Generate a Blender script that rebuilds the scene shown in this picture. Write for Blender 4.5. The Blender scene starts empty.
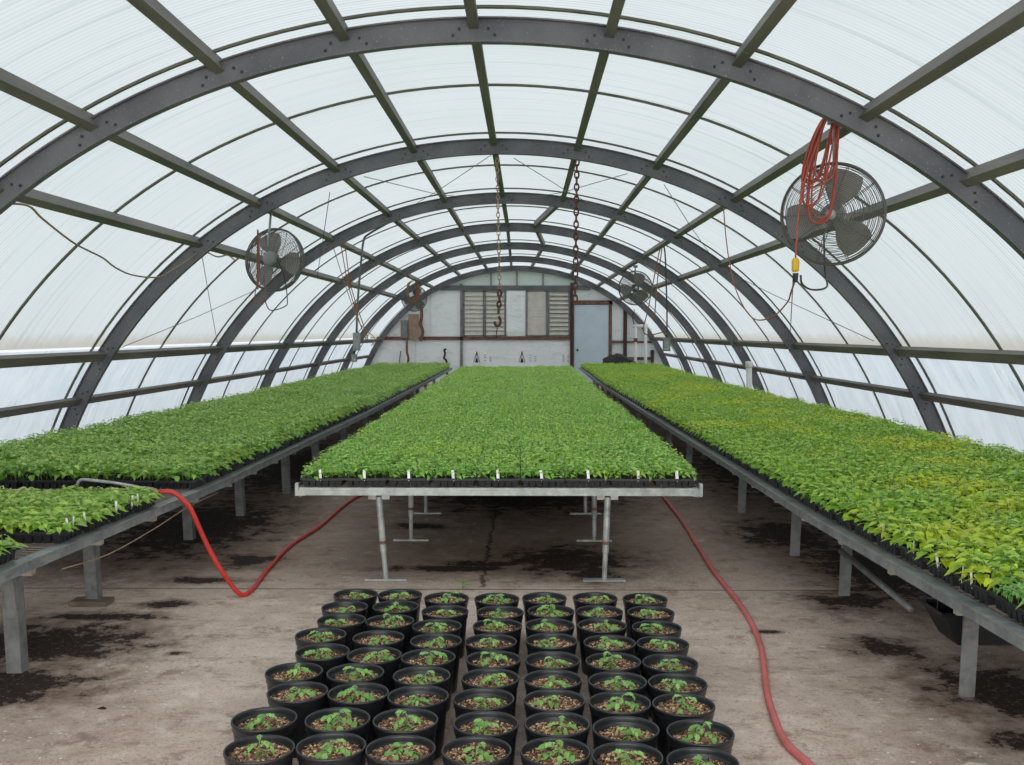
import bpy, math, random
import numpy as np
from mathutils import Vector, Matrix, Quaternion

C = bpy.context.scene.collection
PI = math.pi
rnd = random.Random(11)

# ---------------------------------------------------------------- materials
def lin(c):
    return tuple((v / 12.92 if v <= .04045 else ((v + .055) / 1.055) ** 2.4) for v in (x / 255 for x in c)) + (1.0,)

class NG:
    def __init__(s, name):
        s.m = bpy.data.materials.new(name); s.m.use_nodes = True
        s.t = s.m.node_tree; s.t.nodes.clear()
        s.out = s.n('ShaderNodeOutputMaterial')
    def n(s, kind, **kw):
        nd = s.t.nodes.new(kind)
        for k, v in kw.items(): setattr(nd, k, v)
        return nd
    def put(s, sock, v):
        if hasattr(v, 'is_output') or isinstance(v, bpy.types.NodeSocket): s.t.links.new(v, sock)
        else: sock.default_value = v
    def math(s, op, a, b=0.0, c=0.0, clamp=False):
        nd = s.n('ShaderNodeMath', operation=op, use_clamp=clamp)
        s.put(nd.inputs[0], a); s.put(nd.inputs[1], b); s.put(nd.inputs[2], c)
        return nd.outputs[0]
    def noise(s, vec, scale, detail=3, rough=.55):
        nd = s.n('ShaderNodeTexNoise'); s.put(nd.inputs['Vector'], vec)
        nd.inputs['Scale'].default_value = scale; nd.inputs['Detail'].default_value = detail; nd.inputs['Roughness'].default_value = rough
        return nd.outputs['Fac']
    def ramp(s, v, lo, hi, a=0.0, b=1.0):
        nd = s.n('ShaderNodeMapRange', interpolation_type='SMOOTHSTEP')
        s.put(nd.inputs['Value'], v); nd.inputs['From Min'].default_value = lo; nd.inputs['From Max'].default_value = hi
        nd.inputs['To Min'].default_value = a; nd.inputs['To Max'].default_value = b
        return nd.outputs['Result']
    def mix(s, f, a, b, mode='MIX'):
        nd = s.n('ShaderNodeMix', data_type='RGBA', blend_type=mode)
        s.put(nd.inputs['Factor'], f)
        s.put(nd.inputs[6], a); s.put(nd.inputs[7], b)
        return nd.outputs[2]
    def scale(s, vec, xyz):
        nd = s.n('ShaderNodeMapping'); s.put(nd.inputs['Vector'], vec); nd.inputs['Scale'].default_value = xyz
        return nd.outputs[0]
    def sep(s, vec):
        nd = s.n('ShaderNodeSeparateXYZ'); s.put(nd.inputs[0], vec); return nd.outputs
    def bsdf(s, color, rough=.6, metal=0.0, spec=.5, bump=None, strength=.3, dist=.01, coat=0):
        b = s.n('ShaderNodeBsdfPrincipled')
        s.put(b.inputs['Base Color'], color); s.put(b.inputs['Roughness'], rough); s.put(b.inputs['Metallic'], metal)
        b.inputs['Specular IOR Level'].default_value = spec
        if coat: b.inputs['Coat Weight'].default_value = coat; b.inputs['Coat Roughness'].default_value = .15
        if bump is not None:
            bp = s.n('ShaderNodeBump'); bp.inputs['Strength'].default_value = strength; bp.inputs['Distance'].default_value = dist
            s.put(bp.inputs['Height'], bump); s.t.links.new(bp.outputs[0], b.inputs['Normal'])
        return b
    def done(s, shader):
        s.t.links.new(shader.outputs[0] if hasattr(shader, 'outputs') else shader, s.out.inputs['Surface']); return s.m

def plain(name, rgb, rough=.6, metal=0.0, var=.25, scale=12, spec=.5, rgb2=None, bump=.0):
    g = NG(name); tc = g.n('ShaderNodeTexCoord').outputs['Object']
    nz = g.noise(tc, scale, 4)
    a = lin(rgb); b = lin(rgb2) if rgb2 else tuple(min(1, x * (1 - var)) for x in a[:3]) + (1,)
    col = g.mix(g.ramp(nz, .35, .7), a, b)
    return g.done(g.bsdf(col, rough, metal, spec, nz if bump else None, bump or .2, .01))

M = {}
M['arch'] = None
def mat_arch():
    g = NG('dark_steel_arch'); geo = g.n('ShaderNodeNewGeometry').outputs['Position']
    n1 = g.noise(geo, 3, 4); n2 = g.noise(geo, 60, 3, .7)
    c = g.mix(g.ramp(n1, .3, .7), lin((92, 93, 98)), lin((112, 112, 114)))
    c = g.mix(g.ramp(n2, .60, .74, 0, .8), c, lin((186, 186, 182)))
    return g.done(g.bsdf(c, .65, 0, .4, n2, .15, .004))
def mat_purlin():
    g = NG('weathered_purlin_steel'); geo = g.n('ShaderNodeNewGeometry').outputs['Position']
    n1 = g.noise(g.scale(geo, (6, .8, 6)), 1, 4)
    c = g.mix(g.ramp(n1, .3, .7), lin((126, 121, 114)), lin((96, 95, 90)))
    n2 = g.noise(geo, 25, 3)
    c = g.mix(g.ramp(n2, .66, .74), c, lin((160, 146, 130)))
    return g.done(g.bsdf(c, .6, 0, .4))
def mat_panel():
    g = NG('twin_wall_polycarbonate'); uv = g.n('ShaderNodeUVMap'); uv.uv_map = 'arc'
    x = g.sep(uv.outputs[0]); U, V = x[0], x[1]
    fl = g.math('SINE', g.math('MULTIPLY', V, 2 * PI / .046))
    comb = g.n('ShaderNodeCombineXYZ'); g.put(comb.inputs[0], g.math('MULTIPLY', U, .25)); g.put(comb.inputs[1], g.math('MULTIPLY', V, 14))
    st = g.noise(comb.outputs[0], 1, 4, .7)
    comb2 = g.n('ShaderNodeCombineXYZ'); g.put(comb2.inputs[0], g.math('MULTIPLY', U, .7)); g.put(comb2.inputs[1], g.math('MULTIPLY', V, 70))
    st2 = g.noise(comb2.outputs[0], 1, 2, .6)
    geo = g.n('ShaderNodeNewGeometry').outputs['Position']
    big = g.noise(geo, .5, 3); sp = g.noise(geo, 42, 3, .7)
    c = g.mix(g.ramp(big, .3, .7), lin((204, 211, 214)), lin((214, 220, 224)))
    c = g.mix(g.math('MULTIPLY', g.ramp(fl, -1, 1, 0, .42), g.ramp(big, .35, .65, .5, 1)), c, lin((172, 182, 184)))
    c = g.mix(g.ramp(st, .50, .75, 0, .65), c, lin((166, 178, 176)))
    c = g.mix(g.ramp(st2, .64, .76, 0, .6), c, lin((136, 146, 144)))
    spm = g.math('MULTIPLY', g.ramp(sp, .70, .76), g.ramp(g.noise(geo, 1.1, 2), .58, .7))
    c = g.mix(g.math('MULTIPLY', spm, .5), c, lin((96, 96, 96)))
    # grime line where the sheet meets the hip rail
    aU = g.math('ABSOLUTE', U)
    gr = g.math('MULTIPLY', g.ramp(g.math('ADD', aU, g.math('MULTIPLY', g.noise(geo, 9, 4), .18)), 4.68, 4.88), .65)
    c = g.mix(gr, c, lin((178, 170, 156)))
    tr = g.n('ShaderNodeBsdfTranslucent'); g.put(tr.inputs[0], c)
    di = g.n('ShaderNodeBsdfPrincipled'); g.put(di.inputs['Base Color'], c); di.inputs['Roughness'].default_value = .35
    mx = g.n('ShaderNodeMixShader'); mx.inputs[0].default_value = .24
    g.t.links.new(tr.outputs[0], mx.inputs[1]); g.t.links.new(di.outputs[0], mx.inputs[2])
    return g.done(mx)
def mat_film():
    g = NG('plastic_film_sidewall'); geo = g.n('ShaderNodeNewGeometry').outputs['Position']
    n1 = g.noise(g.scale(geo, (1, 5, .8)), 1.6, 5, .65)
    n2 = g.noise(g.scale(geo, (1, 2, 1.2)), 2.2, 3)
    c = g.mix(g.ramp(n2, .3, .7), lin((192, 203, 211)), lin((204, 213, 220)))
    c = g.mix(g.ramp(n1, .55, .72, 0, .6), c, lin((158, 167, 174)))
    bp = g.n('ShaderNodeBump'); bp.inputs['Strength'].default_value = .5; bp.inputs['Distance'].default_value = .03; g.put(bp.inputs['Height'], n1)
    tr = g.n('ShaderNodeBsdfTranslucent'); g.put(tr.inputs[0], c)
    di = g.n('ShaderNodeBsdfPrincipled'); g.put(di.inputs['Base Color'], c); di.inputs['Roughness'].default_value = .25
    g.t.links.new(bp.outputs[0], di.inputs['Normal']); g.t.links.new(bp.outputs[0], tr.inputs['Normal'])
    mx = g.n('ShaderNodeMixShader'); mx.inputs[0].default_value = .2
    g.t.links.new(tr.outputs[0], mx.inputs[1]); g.t.links.new(di.outputs[0], mx.inputs[2])
    return g.done(mx)
PATCH = [(-2.5, 5.25, .5, .32), (-2.12, 6.03, .14, .07), (-2.35, 5.75, .3, .08), (-2.35, 4.62, .35, .22), (-.5, 6.98, .4, .09), (-.3, 7.1, .3, .1),
         (.28, 7.25, .42, .42), (.45, 6.85, .16, .25), (-.88, 8.5, .22, .12), (1.83, 5.22, .17, .16), (2.1, 4.62, .26, .34), (1.93, 4.02, .12, .1), (2.4, 7.0, .42, .9),
         (2.05, 8.2, .35, .6), (1.95, 6.15, .25, .2), (-1.95, 7.2, .2, .22), (-2.1, 6.62, .22, .08), (0, 10.2, 1.0, 1.0), (-2.7, 8.5, .6, 1.2),
         (-2.7, 12.5, .6, 2.4), (2.6, 12, .6, 2.6), (0, 14, 1.2, 2.4), (-1.75, 5.1, .05, .03), (1.3, 5.5, .08, .03)]
def mat_floor():
    g = NG('dirty_concrete_floor'); geo = g.n('ShaderNodeNewGeometry').outputs['Position']
    x, y, z = g.sep(geo)
    n1 = g.noise(geo, .9, 5, .6); n2 = g.noise(geo, 7, 6, .65); n3 = g.noise(geo, 70, 4, .7); n4 = g.noise(g.scale(geo, (2.2, 5, 1)), 1.7, 5, .7)
    c = g.mix(g.ramp(n1, .3, .7), lin((220, 199, 184)), lin((186, 164, 150)))
    c = g.mix(g.ramp(n2, .45, .72, 0, .6), c, lin((232, 216, 203)))
    c = g.mix(g.ramp(n4, .5, .74, 0, .8), c, lin((150, 124, 110)))
    c = g.mix(g.ramp(n3, .52, .68, 0, .6), c, lin((124, 104, 92)))
    n5 = g.noise(geo, 16, 6, .75)
    c = g.mix(g.ramp(n5, .54, .68, 0, .55), c, lin((138, 114, 100)))
    c = g.mix(g.ramp(n5, .30, .42, .45, 0), c, lin((236, 222, 210)))
    # slab tone turns browner beyond the expansion joint
    far_brown = g.math('MULTIPLY', g.ramp(g.math('ADD', y, g.math('MULTIPLY', n2, .5)), 6.4, 7.6), .55)
    c = g.mix(far_brown, c, lin((136, 112, 98)))
    n6 = g.noise(geo, 3.2, 7, .78)
    c = g.mix(g.ramp(n6, .55, .63, 0, .6), c, lin((134, 108, 93)))
    c = g.mix(g.ramp(n6, .33, .43, .5, 0), c, lin((240, 224, 210)))
    spk = g.noise(geo, 48, 3, .8)
    c = g.mix(g.ramp(spk, .60, .66, 0, .55), c, lin((92, 74, 64)))
    chips = g.math('MULTIPLY', g.ramp(g.noise(geo, 30, 2, .5), .68, .70), g.ramp(g.noise(geo, .8, 2), .50, .60))
    c = g.mix(chips, c, lin((240, 234, 228)))
    # spilled potting soil
    d = g.noise(geo, 6, 7, .8); dd = g.math('MULTIPLY', g.math('SUBTRACT', d, .5), 4.2)
    best = None
    for px, py, rx, ry in PATCH:
        a = g.math('DIVIDE', g.math('SUBTRACT', x, px), rx); b = g.math('DIVIDE', g.math('SUBTRACT', y, py), ry)
        q = g.math('SQRT', g.math('ADD', g.math('MULTIPLY', a, a), g.math('MULTIPLY', b, b)))
        best = q if best is None else g.math('MINIMUM', best, q)
    q = g.math('ADD', best, dd)
    soil = g.ramp(q, .75, 1.0, 1, 0)
    fl = g.math('MULTIPLY', g.ramp(g.noise(geo, 20, 5, .8), .63, .67), g.ramp(best, 1.0, 3.6, .95, .0))
    soil = g.math('MULTIPLY', soil, g.ramp(g.noise(geo, 34, 5, .8), .36, .46, .25, 1))
    soil = g.math('MAXIMUM', soil, fl)
    damp2 = g.ramp(q, .8, 2.0, .75, 0)
    c = g.mix(damp2, c, lin((112, 90, 76)))
    grit = g.noise(geo, 160, 2, .6)
    sc = g.mix(g.ramp(grit, .62, .7), lin((52, 40, 35)), lin((128, 112, 98)))
    c = g.mix(soil, c, sc)
    j = g.math('ABSOLUTE', g.math('ADD', g.math('SUBTRACT', y, 6.40), g.math('MULTIPLY', g.math('SUBTRACT', n2, .5), .03)))
    c = g.mix(g.ramp(j, .006, .016, .7, 0), c, lin((70, 60, 54)))
    j2 = g.math('ABSOLUTE', g.math('ADD', g.math('ADD', x, .27), g.math('MULTIPLY', g.math('SUBTRACT', d, .5), .22)))
    j2 = g.math('MAXIMUM', g.ramp(j2, .004, .02, .85, 0), 0.0)
    j2 = g.math('MULTIPLY', j2, g.ramp(y, 6.4, 6.5))
    c = g.mix(j2, c, lin((46, 38, 34)))
    h = g.math('ADD', g.math('MULTIPLY', n2, .6), g.math('ADD', g.math('MULTIPLY', n3, .25), g.math('MULTIPLY', soil, .5)))
    return g.done(g.bsdf(c, g.ramp(soil, 0, 1, .8, .9), 0, .25, h, .35, .02))
def leaf_mat(name, dark, mid, light, yellow, yamt):
    g = NG(name); geo = g.n('ShaderNodeNewGeometry').outputs['Position']
    at = g.n('ShaderNodeAttribute'); at.attribute_name = 'tint'
    n1 = g.noise(geo, 22, 2); n2 = g.noise(g.scale(geo, (.7, .7, .01)), 1.3, 3)
    c = g.mix(g.ramp(n1, .3, .7), lin(dark), lin(mid))
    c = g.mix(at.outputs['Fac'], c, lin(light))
    c = g.mix(g.ramp(n2, .50, .62, 0, yamt), c, lin(yellow))
    b = g.bsdf(c, .36, 0, .55)
    tr = g.n('ShaderNodeBsdfTranslucent'); g.put(tr.inputs[0], g.mix(.5, c, lin(light)))
    mx = g.n('ShaderNodeMixShader'); mx.inputs[0].default_value = .38
    g.t.links.new(b.outputs[0], mx.inputs[1]); g.t.links.new(tr.outputs[0], mx.inputs[2])
    return g.done(mx)
def mat_bark():
    g = NG('bark_potting_mix'); geo = g.n('ShaderNodeNewGeometry').outputs['Position']
    vo = g.n('ShaderNodeTexVoronoi'); vo.inputs['Scale'].default_value = 110; g.put(vo.inputs['Vector'], geo)
    r, gg, b = g.sep(vo.outputs['Color'])
    c = g.mix(g.ramp(r, .2, .9), lin((74, 52, 44)), lin((166, 128, 102)))
    c = g.mix(g.ramp(gg, .70, .86), c, lin((226, 196, 156)))
    return g.done(g.bsdf(c, .8, 0, .25, vo.outputs['Distance'], .6, .01))
def mat_galv(name, a=(150, 152, 150), b=(108, 111, 112)):
    g = NG(name); tc = g.n('ShaderNodeTexCoord').outputs['Object']
    n = g.noise(tc, 9, 5, .7); n2 = g.noise(g.scale(tc, (3, 3, 30)), 2, 3)
    c = g.mix(g.ramp(n, .35, .7), lin(a), lin(b)); c = g.mix(g.ramp(n2, .6, .75, 0, .4), c, lin((92, 86, 80)))
    return g.done(g.bsdf(c, .5, .35, .4))
def mat_foam():
    g = NG('painted_insulation_board'); tc = g.n('ShaderNodeNewGeometry').outputs['Position']
    n = g.noise(g.scale(tc, (1, 1, 3)), 2.5, 5, .65); n2 = g.noise(tc, 1.2, 3)
    c = g.mix(g.ramp(n2, .3, .7), lin((238, 243, 243)), lin((247, 249, 249))); c = g.mix(g.ramp(n, .56, .7, 0, .5), c, lin((200, 206, 206)))
    return g.done(g.bsdf(c, .55, 0, .4, n, .5, .05))

M['arch'] = mat_arch(); M['purlin'] = mat_purlin(); M['panel'] = mat_panel(); M['film'] = mat_film(); M['floor'] = mat_floor()
M['foam'] = mat_foam(); M['bark'] = mat_bark()
M['galv'] = mat_galv('galvanised_steel', (156, 159, 159), (118, 122, 124)); M['galv_dark'] = mat_galv('dull_galvanised_leg', (138, 139, 138), (104, 106, 106))
M['galv_light'] = mat_galv('bright_galvanised_pipe', (186, 188, 184), (148, 149, 146))
M['wire'] = plain('bench_mesh_wire', (150, 146, 138), .5, .3)
M['bar'] = plain('olive_glazing_bar', (96, 98, 80), .6, 0, .3, 8)
M['pot'] = plain('black_pot_plastic', (36, 37, 41), .34, 0, .2, 30)
M['tray'] = plain('black_tray_plastic', (30, 31, 35), .45, 0, .2, 30)
M['peat'] = plain('dark_seedling_mix', (58, 46, 38), .9, 0, .4, 90, .2)
M['white'] = plain('white_plastic', (232, 232, 228), .4, 0, .06)
M['tag'] = plain('white_tag_plastic', (250, 250, 248), .4, 0, .03)
M['hose'] = plain('red_rubber_hose', (206, 58, 52), .42, 0, .2, 6)
M['hose_dusty'] = plain('dusty_red_hose', (212, 112, 108), .6, 0, .2, 6)
M['stem'] = plain('seedling_stem', (120, 150, 84), .5, 0, .2)
M['leaf_left'] = leaf_mat('deep_green_pepper_leaf', (100, 150, 60), (146, 196, 88), (208, 234, 126), (186, 206, 76), .25)
M['leaf_near'] = leaf_mat('light_green_pepper_leaf', (122, 170, 62), (160, 204, 86), (212, 234, 118), (208, 220, 84), .4)
M['leaf_centre'] = leaf_mat('bright_green_leaf', (116, 176, 66), (160, 218, 96), (216, 244, 130), (192, 222, 74), .4)
M['leaf_right'] = leaf_mat('yellow_green_leaf', (118, 168, 52), (154, 204, 70), (206, 234, 96), (220, 222, 40), .72)
M['leaf_tomato'] = leaf_mat('tomato_leaf', (98, 156, 74), (134, 194, 100), (176, 218, 130), (160, 204, 100), .2)
M['wood'] = plain('weathered_wood', (176, 166, 150), .8, 0, .3, 6)
M['wood_dark'] = plain('aged_board', (168, 144, 124), .8, 0, .35, 8)
M['plank'] = plain('damp_plank', (122, 106, 92), .85, 0, .3, 9)
M['rust'] = plain('rusty_steel', (132, 96, 80), .75, 0, .3, 14, .3, (88, 66, 60))
M['brown'] = plain('dark_brown_frame', (72, 52, 46), .7, 0, .3, 10)
M['door'] = plain('pale_blue_door', (198, 212, 222), .5, 0, .08, 3)
M['louvre'] = plain('aluminium_louvre', (214, 208, 198), .5, .0, .15, 5)
M['lunette'] = plain('greenish_gable_sheet', (222, 234, 226), .5, 0, .1, 3)
M['fan_wire'] = plain('fan_guard_wire', (104, 102, 98), .5, .2, .2)
M['fan_blade'] = plain('fan_blade_metal', (150, 148, 144), .5, .1, .2)
M['fan_motor'] = plain('fan_motor_casing', (146, 147, 147), .5, .1, .2)
M['fan_dark'] = plain('dark_fan_motor', (82, 82, 84), .5, .2, .2)
M['cord_red'] = plain('orange_red_cord', (172, 80, 62), .5, 0, .2)
M['cord_brown'] = plain('brown_cord', (138, 92, 62), .6, 0, .2)
M['cord_tan'] = plain('tan_cord', (156, 134, 106), .6, 0, .2)
M['cord_black'] = plain('black_cord', (44, 44, 46), .5, 0, .2)
M['cable'] = plain('steel_cable', (104, 108, 108), .5, .3, .2)
M['yellow'] = plain('yellow_plug', (226, 176, 32), .4, 0, .1)
M['chain'] = plain('rusty_chain', (96, 62, 52), .7, .2, .3)
M['box'] = plain('grey_utility_box', (128, 128, 122), .6, 0, .2)
M['black'] = plain('black_plastic_sheet', (30, 30, 34), .5, 0, .3)
M['print'] = plain('dark_printed_ink', (50, 54, 66), .7, 0, .1)
M['stone'] = plain('pale_stone_chip', (178, 166, 152), .8, 0, .2)

# ---------------------------------------------------------------- mesh helper
class MB:
    def __init__(s): s.v = []; s.f = []; s.mi = []
    def add(s, vs, fs, mi=0):
        b = len(s.v); s.v.extend([tuple(p) for p in vs]); s.f.extend([tuple(i + b for i in q) for q in fs]); s.mi.extend([mi] * len(fs)); return s
    def box(s, lo, hi, mi=0, mat=None):
        x0, y0, z0 = lo; x1, y1, z1 = hi
        vs = [(x0, y0, z0), (x1, y0, z0), (x1, y1, z0), (x0, y1, z0), (x0, y0, z1), (x1, y0, z1), (x1, y1, z1), (x0, y1, z1)]
        if mat is not None: vs = [mat @ Vector(p) for p in vs]
        return s.add(vs, [(0, 3, 2, 1), (4, 5, 6, 7), (0, 1, 5, 4), (1, 2, 6, 5), (2, 3, 7, 6), (3, 0, 4, 7)], mi)
    def bar(s, a, b, w, h, up=(0, 0, 1), mi=0):
        a = Vector(a); b = Vector(b); d = b - a; L = d.length; d.normalize(); u = Vector(up)
        if abs(d.dot(u)) > .98: u = Vector((0, 1, 0))
        r = d.cross(u).normalized(); u = r.cross(d)
        m = Matrix((r, d, u)).transposed().to_4x4(); m.translation = a
        return s.box((-w / 2, 0, -h / 2), (w / 2, L, h / 2), mi, m)
    def tube(s, pts, r, n=8, closed=False, mi=0, caps=True):
        P = [Vector(p) for p in pts]; N = len(P); rs = r if isinstance(r, (list, tuple)) else [r] * N
        T = []
        for i in range(N):
            a = P[i - 1] if (i or closed) else P[i]; b = P[(i + 1) % N] if (i < N - 1 or closed) else P[i]
            T.append((b - a).normalized() if (b - a).length > 1e-9 else Vector((0, 0, 1)))
        u = T[0].orthogonal().normalized(); vs = []
        for i in range(N):
            u = (u - T[i] * u.dot(T[i]))
            u = u.normalized() if u.length > 1e-6 else T[i].orthogonal().normalized()
            w = T[i].cross(u)
            for k in range(n):
                t = 2 * PI * k / n; vs.append(P[i] + (u * math.cos(t) + w * math.sin(t)) * rs[i])
        fs = []
        for i in range(N if closed else N - 1):
            j = (i + 1) % N
            for k in range(n): fs.append((i * n + k, i * n + (k + 1) % n, j * n + (k + 1) % n, j * n + k))
        if not closed and caps: fs += [tuple(range(n))[::-1], tuple(range((N - 1) * n, N * n))]
        return s.add(vs, fs, mi)
    def lathe(s, prof, n=32, mi=0, mat=None):
        vs = []; fs = []
        for r, z in prof:
            for k in range(n):
                t = 2 * PI * k / n; vs.append(Vector((r * math.cos(t), r * math.sin(t), z)))
        if mat is not None: vs = [mat @ v for v in vs]
        for i in range(len(prof) - 1):
            for k in range(n): fs.append((i * n + k, i * n + (k + 1) % n, (i + 1) * n + (k + 1) % n, (i + 1) * n + k))
        return s.add(vs, fs, mi)
    def prism(s, poly, y0, y1, mi=0):     # polygon in x,z pushed along y
        n = len(poly)
        vs = [(x, y0, z) for x, z in poly] + [(x, y1, z) for x, z in poly]
        fs = [tuple(range(n)), tuple(range(2 * n - 1, n - 1, -1))] + [(i, i + n, (i + 1) % n + n, (i + 1) % n) for i in range(n)]
        return s.add(vs, fs, mi)
    def mesh(s, name, mats, smooth=False):
        me = bpy.data.meshes.new(name); me.from_pydata(s.v, [], s.f)
        for m in (mats if isinstance(mats, (list, tuple)) else [mats]): me.materials.append(m)
        if any(s.mi): me.polygons.foreach_set('material_index', s.mi)
        if smooth: me.polygons.foreach_set('use_smooth', [True] * len(s.f))
        me.update(); return me
    def build(s, name, mats, parent=None, smooth=False):
        return link(name, s.mesh(name, mats, smooth), parent)

def link(name, me, parent=None):
    o = bpy.data.objects.new(name, me); C.objects.link(o)
    if parent is not None: o.parent = parent
    return o
def tag(o, label=None, cat=None, group=None, kind=None):
    if label: o['label'] = label
    if cat: o['category'] = cat
    if group: o['group'] = group
    if kind: o['kind'] = kind
    return o
def empty(name, loc=(0, 0, 0), label=None, cat=None, group=None, rz=0):
    o = bpy.data.objects.new(name, None); C.objects.link(o); o.location = loc; o.rotation_euler = (0, 0, rz); o.empty_display_size = .1
    return tag(o, label, cat, group)
def struct(o, label=None, cat=None):
    o['kind'] = 'structure'
    if label: o['label'] = label
    if cat: o['category'] = cat
    return o
def copy_tree(o, parent=None):
    c = o.copy(); C.objects.link(c)
    if parent is not None: c.parent = parent
    for ch in KIDS(o): copy_tree(ch, c)
    return c
def KIDS(o): return [x for x in o.children]
def spline(pts, n=10):
    P = [Vector(p) for p in pts]; P = [P[0] * 2 - P[1]] + P + [P[-1] * 2 - P[-2]]; out = []
    for i in range(1, len(P) - 2):
        for k in range(n):
            t = k / n; a, b, c, d = P[i - 1], P[i], P[i + 1], P[i + 2]
            out.append(.5 * (2 * b + (c - a) * t + (2 * a - 5 * b + 4 * c - d) * t * t + (3 * b - a - 3 * c + d) * t ** 3))
    return out + [P[-2]]
ORD = ['first', 'second', 'third', 'fourth', 'fifth', 'sixth', 'seventh', 'eighth', 'ninth', 'tenth', 'eleventh', 'twelfth', 'thirteenth', 'fourteenth',
       'fifteenth', 'sixteenth', 'seventeenth', 'eighteenth', 'nineteenth', 'twentieth']
def nth(i):
    if i < 20: return ORD[i]
    tens = ['', '', 'twenty', 'thirty', 'forty']; tn = ['', '', 'twentieth', 'thirtieth', 'fortieth']
    k = i + 1
    return tn[k // 10] if k % 10 == 0 else tens[k // 10] + '-' + ORD[k % 10 - 1]

# ---------------------------------------------------------------- greenhouse shell
XC, ZC = -.27, -1.65
A0, BAY = 6.755, 4.168
ARCH_Y = [A0 + BAY * k for k in range(-2, 7)]
YB, YE = ARCH_Y[0], ARCH_Y[-1]
def RR(p): return 5.053 + .0844 * math.cos(2 * p) - .0387 * math.cos(4 * p)
def ap(p, r=0.0, y=0.0):
    q = RR(p) + r; return (XC + q * math.sin(p), y, ZC + q * math.cos(p))
PH0 = 1.0
while ap(PH0)[2] > -.02: PH0 += .002
HIP = .945

fl = MB(); N = 8
fl.box((-8, -4, -.1), (8, YE + 1.5, 0)); struct(fl.build('floor', M['floor']), 'stained concrete floor with spilled soil under the benches', 'floor')

def arc_sweep(prof, p0, p1, n, y):      # prof = closed list of (radial, dy)
    mb = MB(); k = len(prof); vs = []; fs = []
    for i in range(n + 1):
        p = p0 + (p1 - p0) * i / n
        for r, dy in prof: vs.append(ap(p, r, y + dy))
    for i in range(n):
        for j in range(k): fs.append((i * k + j, i * k + (j + 1) % k, (i + 1) * k + (j + 1) % k, (i + 1) * k + j))
    fs += [tuple(range(k))[::-1], tuple(range(n * k, n * k + k))]
    return mb.add(vs, fs)
PHI = [-.504, -.332, -.172, -.012, .155, .316, .485, .632, -.647]
LOW = [-.95, .938, -1.056, 1.042]
IB = [(0, -.035), (0, .035), (.012, .035), (.012, .005), (.15, .005), (.15, .035), (.16, .035), (.16, -.035), (.15, -.035), (.15, -.005), (.012, -.005), (.012, -.035)]
rank = ['the nearest', 'the second', 'the third', 'the fourth', 'the fifth', 'the sixth']
for k, y in enumerate(ARCH_Y):
    mb = arc_sweep(IB, -PH0, PH0, 96, y)
    for p in PHI + LOW:                 # bolt heads beside every purlin
        for dp, r in ((-.026, .05), (-.018, .09), (.018, .09), (.026, .05)):
            c = Vector(ap(p + dp, r, y - .006)); mb.bar(c, c + Vector((0, -.008, 0)), .016, .016, mi=1)
    o = mb.build('arch_beam', [M['arch'], M['print']])
    struct(o, {0: 'steel arch behind the camera', 1: 'steel arch just behind the camera'}.get(k, f'dark steel arch rib spanning the greenhouse, {rank[k-2]} from the camera' if k < 8 else 'dark steel arch rib against the white end wall'), 'arch')
def purlin(segs, r0, h, w, name='purlin_beam'):
    mb = MB(); u = w / 2; prof = [(r0, -u), (r0, u), (r0 + .012, u), (r0 + .016, u - .008), (r0 + h, u - .008), (r0 + h, -u + .008), (r0 + .016, -u + .008), (r0 + .012, -u)]
    for (y0, p0), (y1, p1) in zip(segs[:-1], segs[1:]):
        vs = []
        for y, p in ((y0, p0), (y1, p1)):
            c = Vector(ap(p, 0, y)); rad = Vector((math.sin(p), 0, math.cos(p))); tan = Vector((math.cos(p), 0, -math.sin(p)))
            vs += [c + rad * r + tan * t for r, t in prof]
        k = len(prof)
        mb.add(vs, [(j, (j + 1) % k, (j + 1) % k + k, j + k) for j in range(k)] + [tuple(range(k))[::-1], tuple(range(k, 2 * k))])
    return mb.build(name, M['purlin'])
names = {-.504: 'third purlin left of the ridge', -.332: 'second purlin left of the ridge', -.172: 'first purlin left of the ridge', -.012: 'ridge purlin',
         .155: 'kinked first purlin right of the ridge, holding the rusty chain', .316: 'second purlin right of the ridge', .485: 'third purlin right of the ridge, carrying the big fan',
         .632: 'fourth purlin right of the ridge', -.647: 'fourth purlin left of the ridge, with tan cord'}
for p in PHI:
    if p == .155:
        segs = [(YB, p), (15.2, .155), (19.26, .085), (23.43, .130), (YE, .085)]
    elif p == -.012: segs = [(YB, p), (19.26, p), (YE, -.03)]
    else: segs = [(YB, p), (YE, p)]
    struct(purlin(segs, .09, .11, .066), 'long dark steel ' + names[p], 'purlin')
for p in LOW:
    hip = abs(p) < 1
    struct(purlin([(YB, p), (YE, p)], .07, .062 if hip else .055, .10 if hip else .08), ('upper' if hip else 'lower') + ' horizontal steel side rail along the ' + ('left' if p < 0 else 'right') + ' wall', 'rail')
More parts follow.
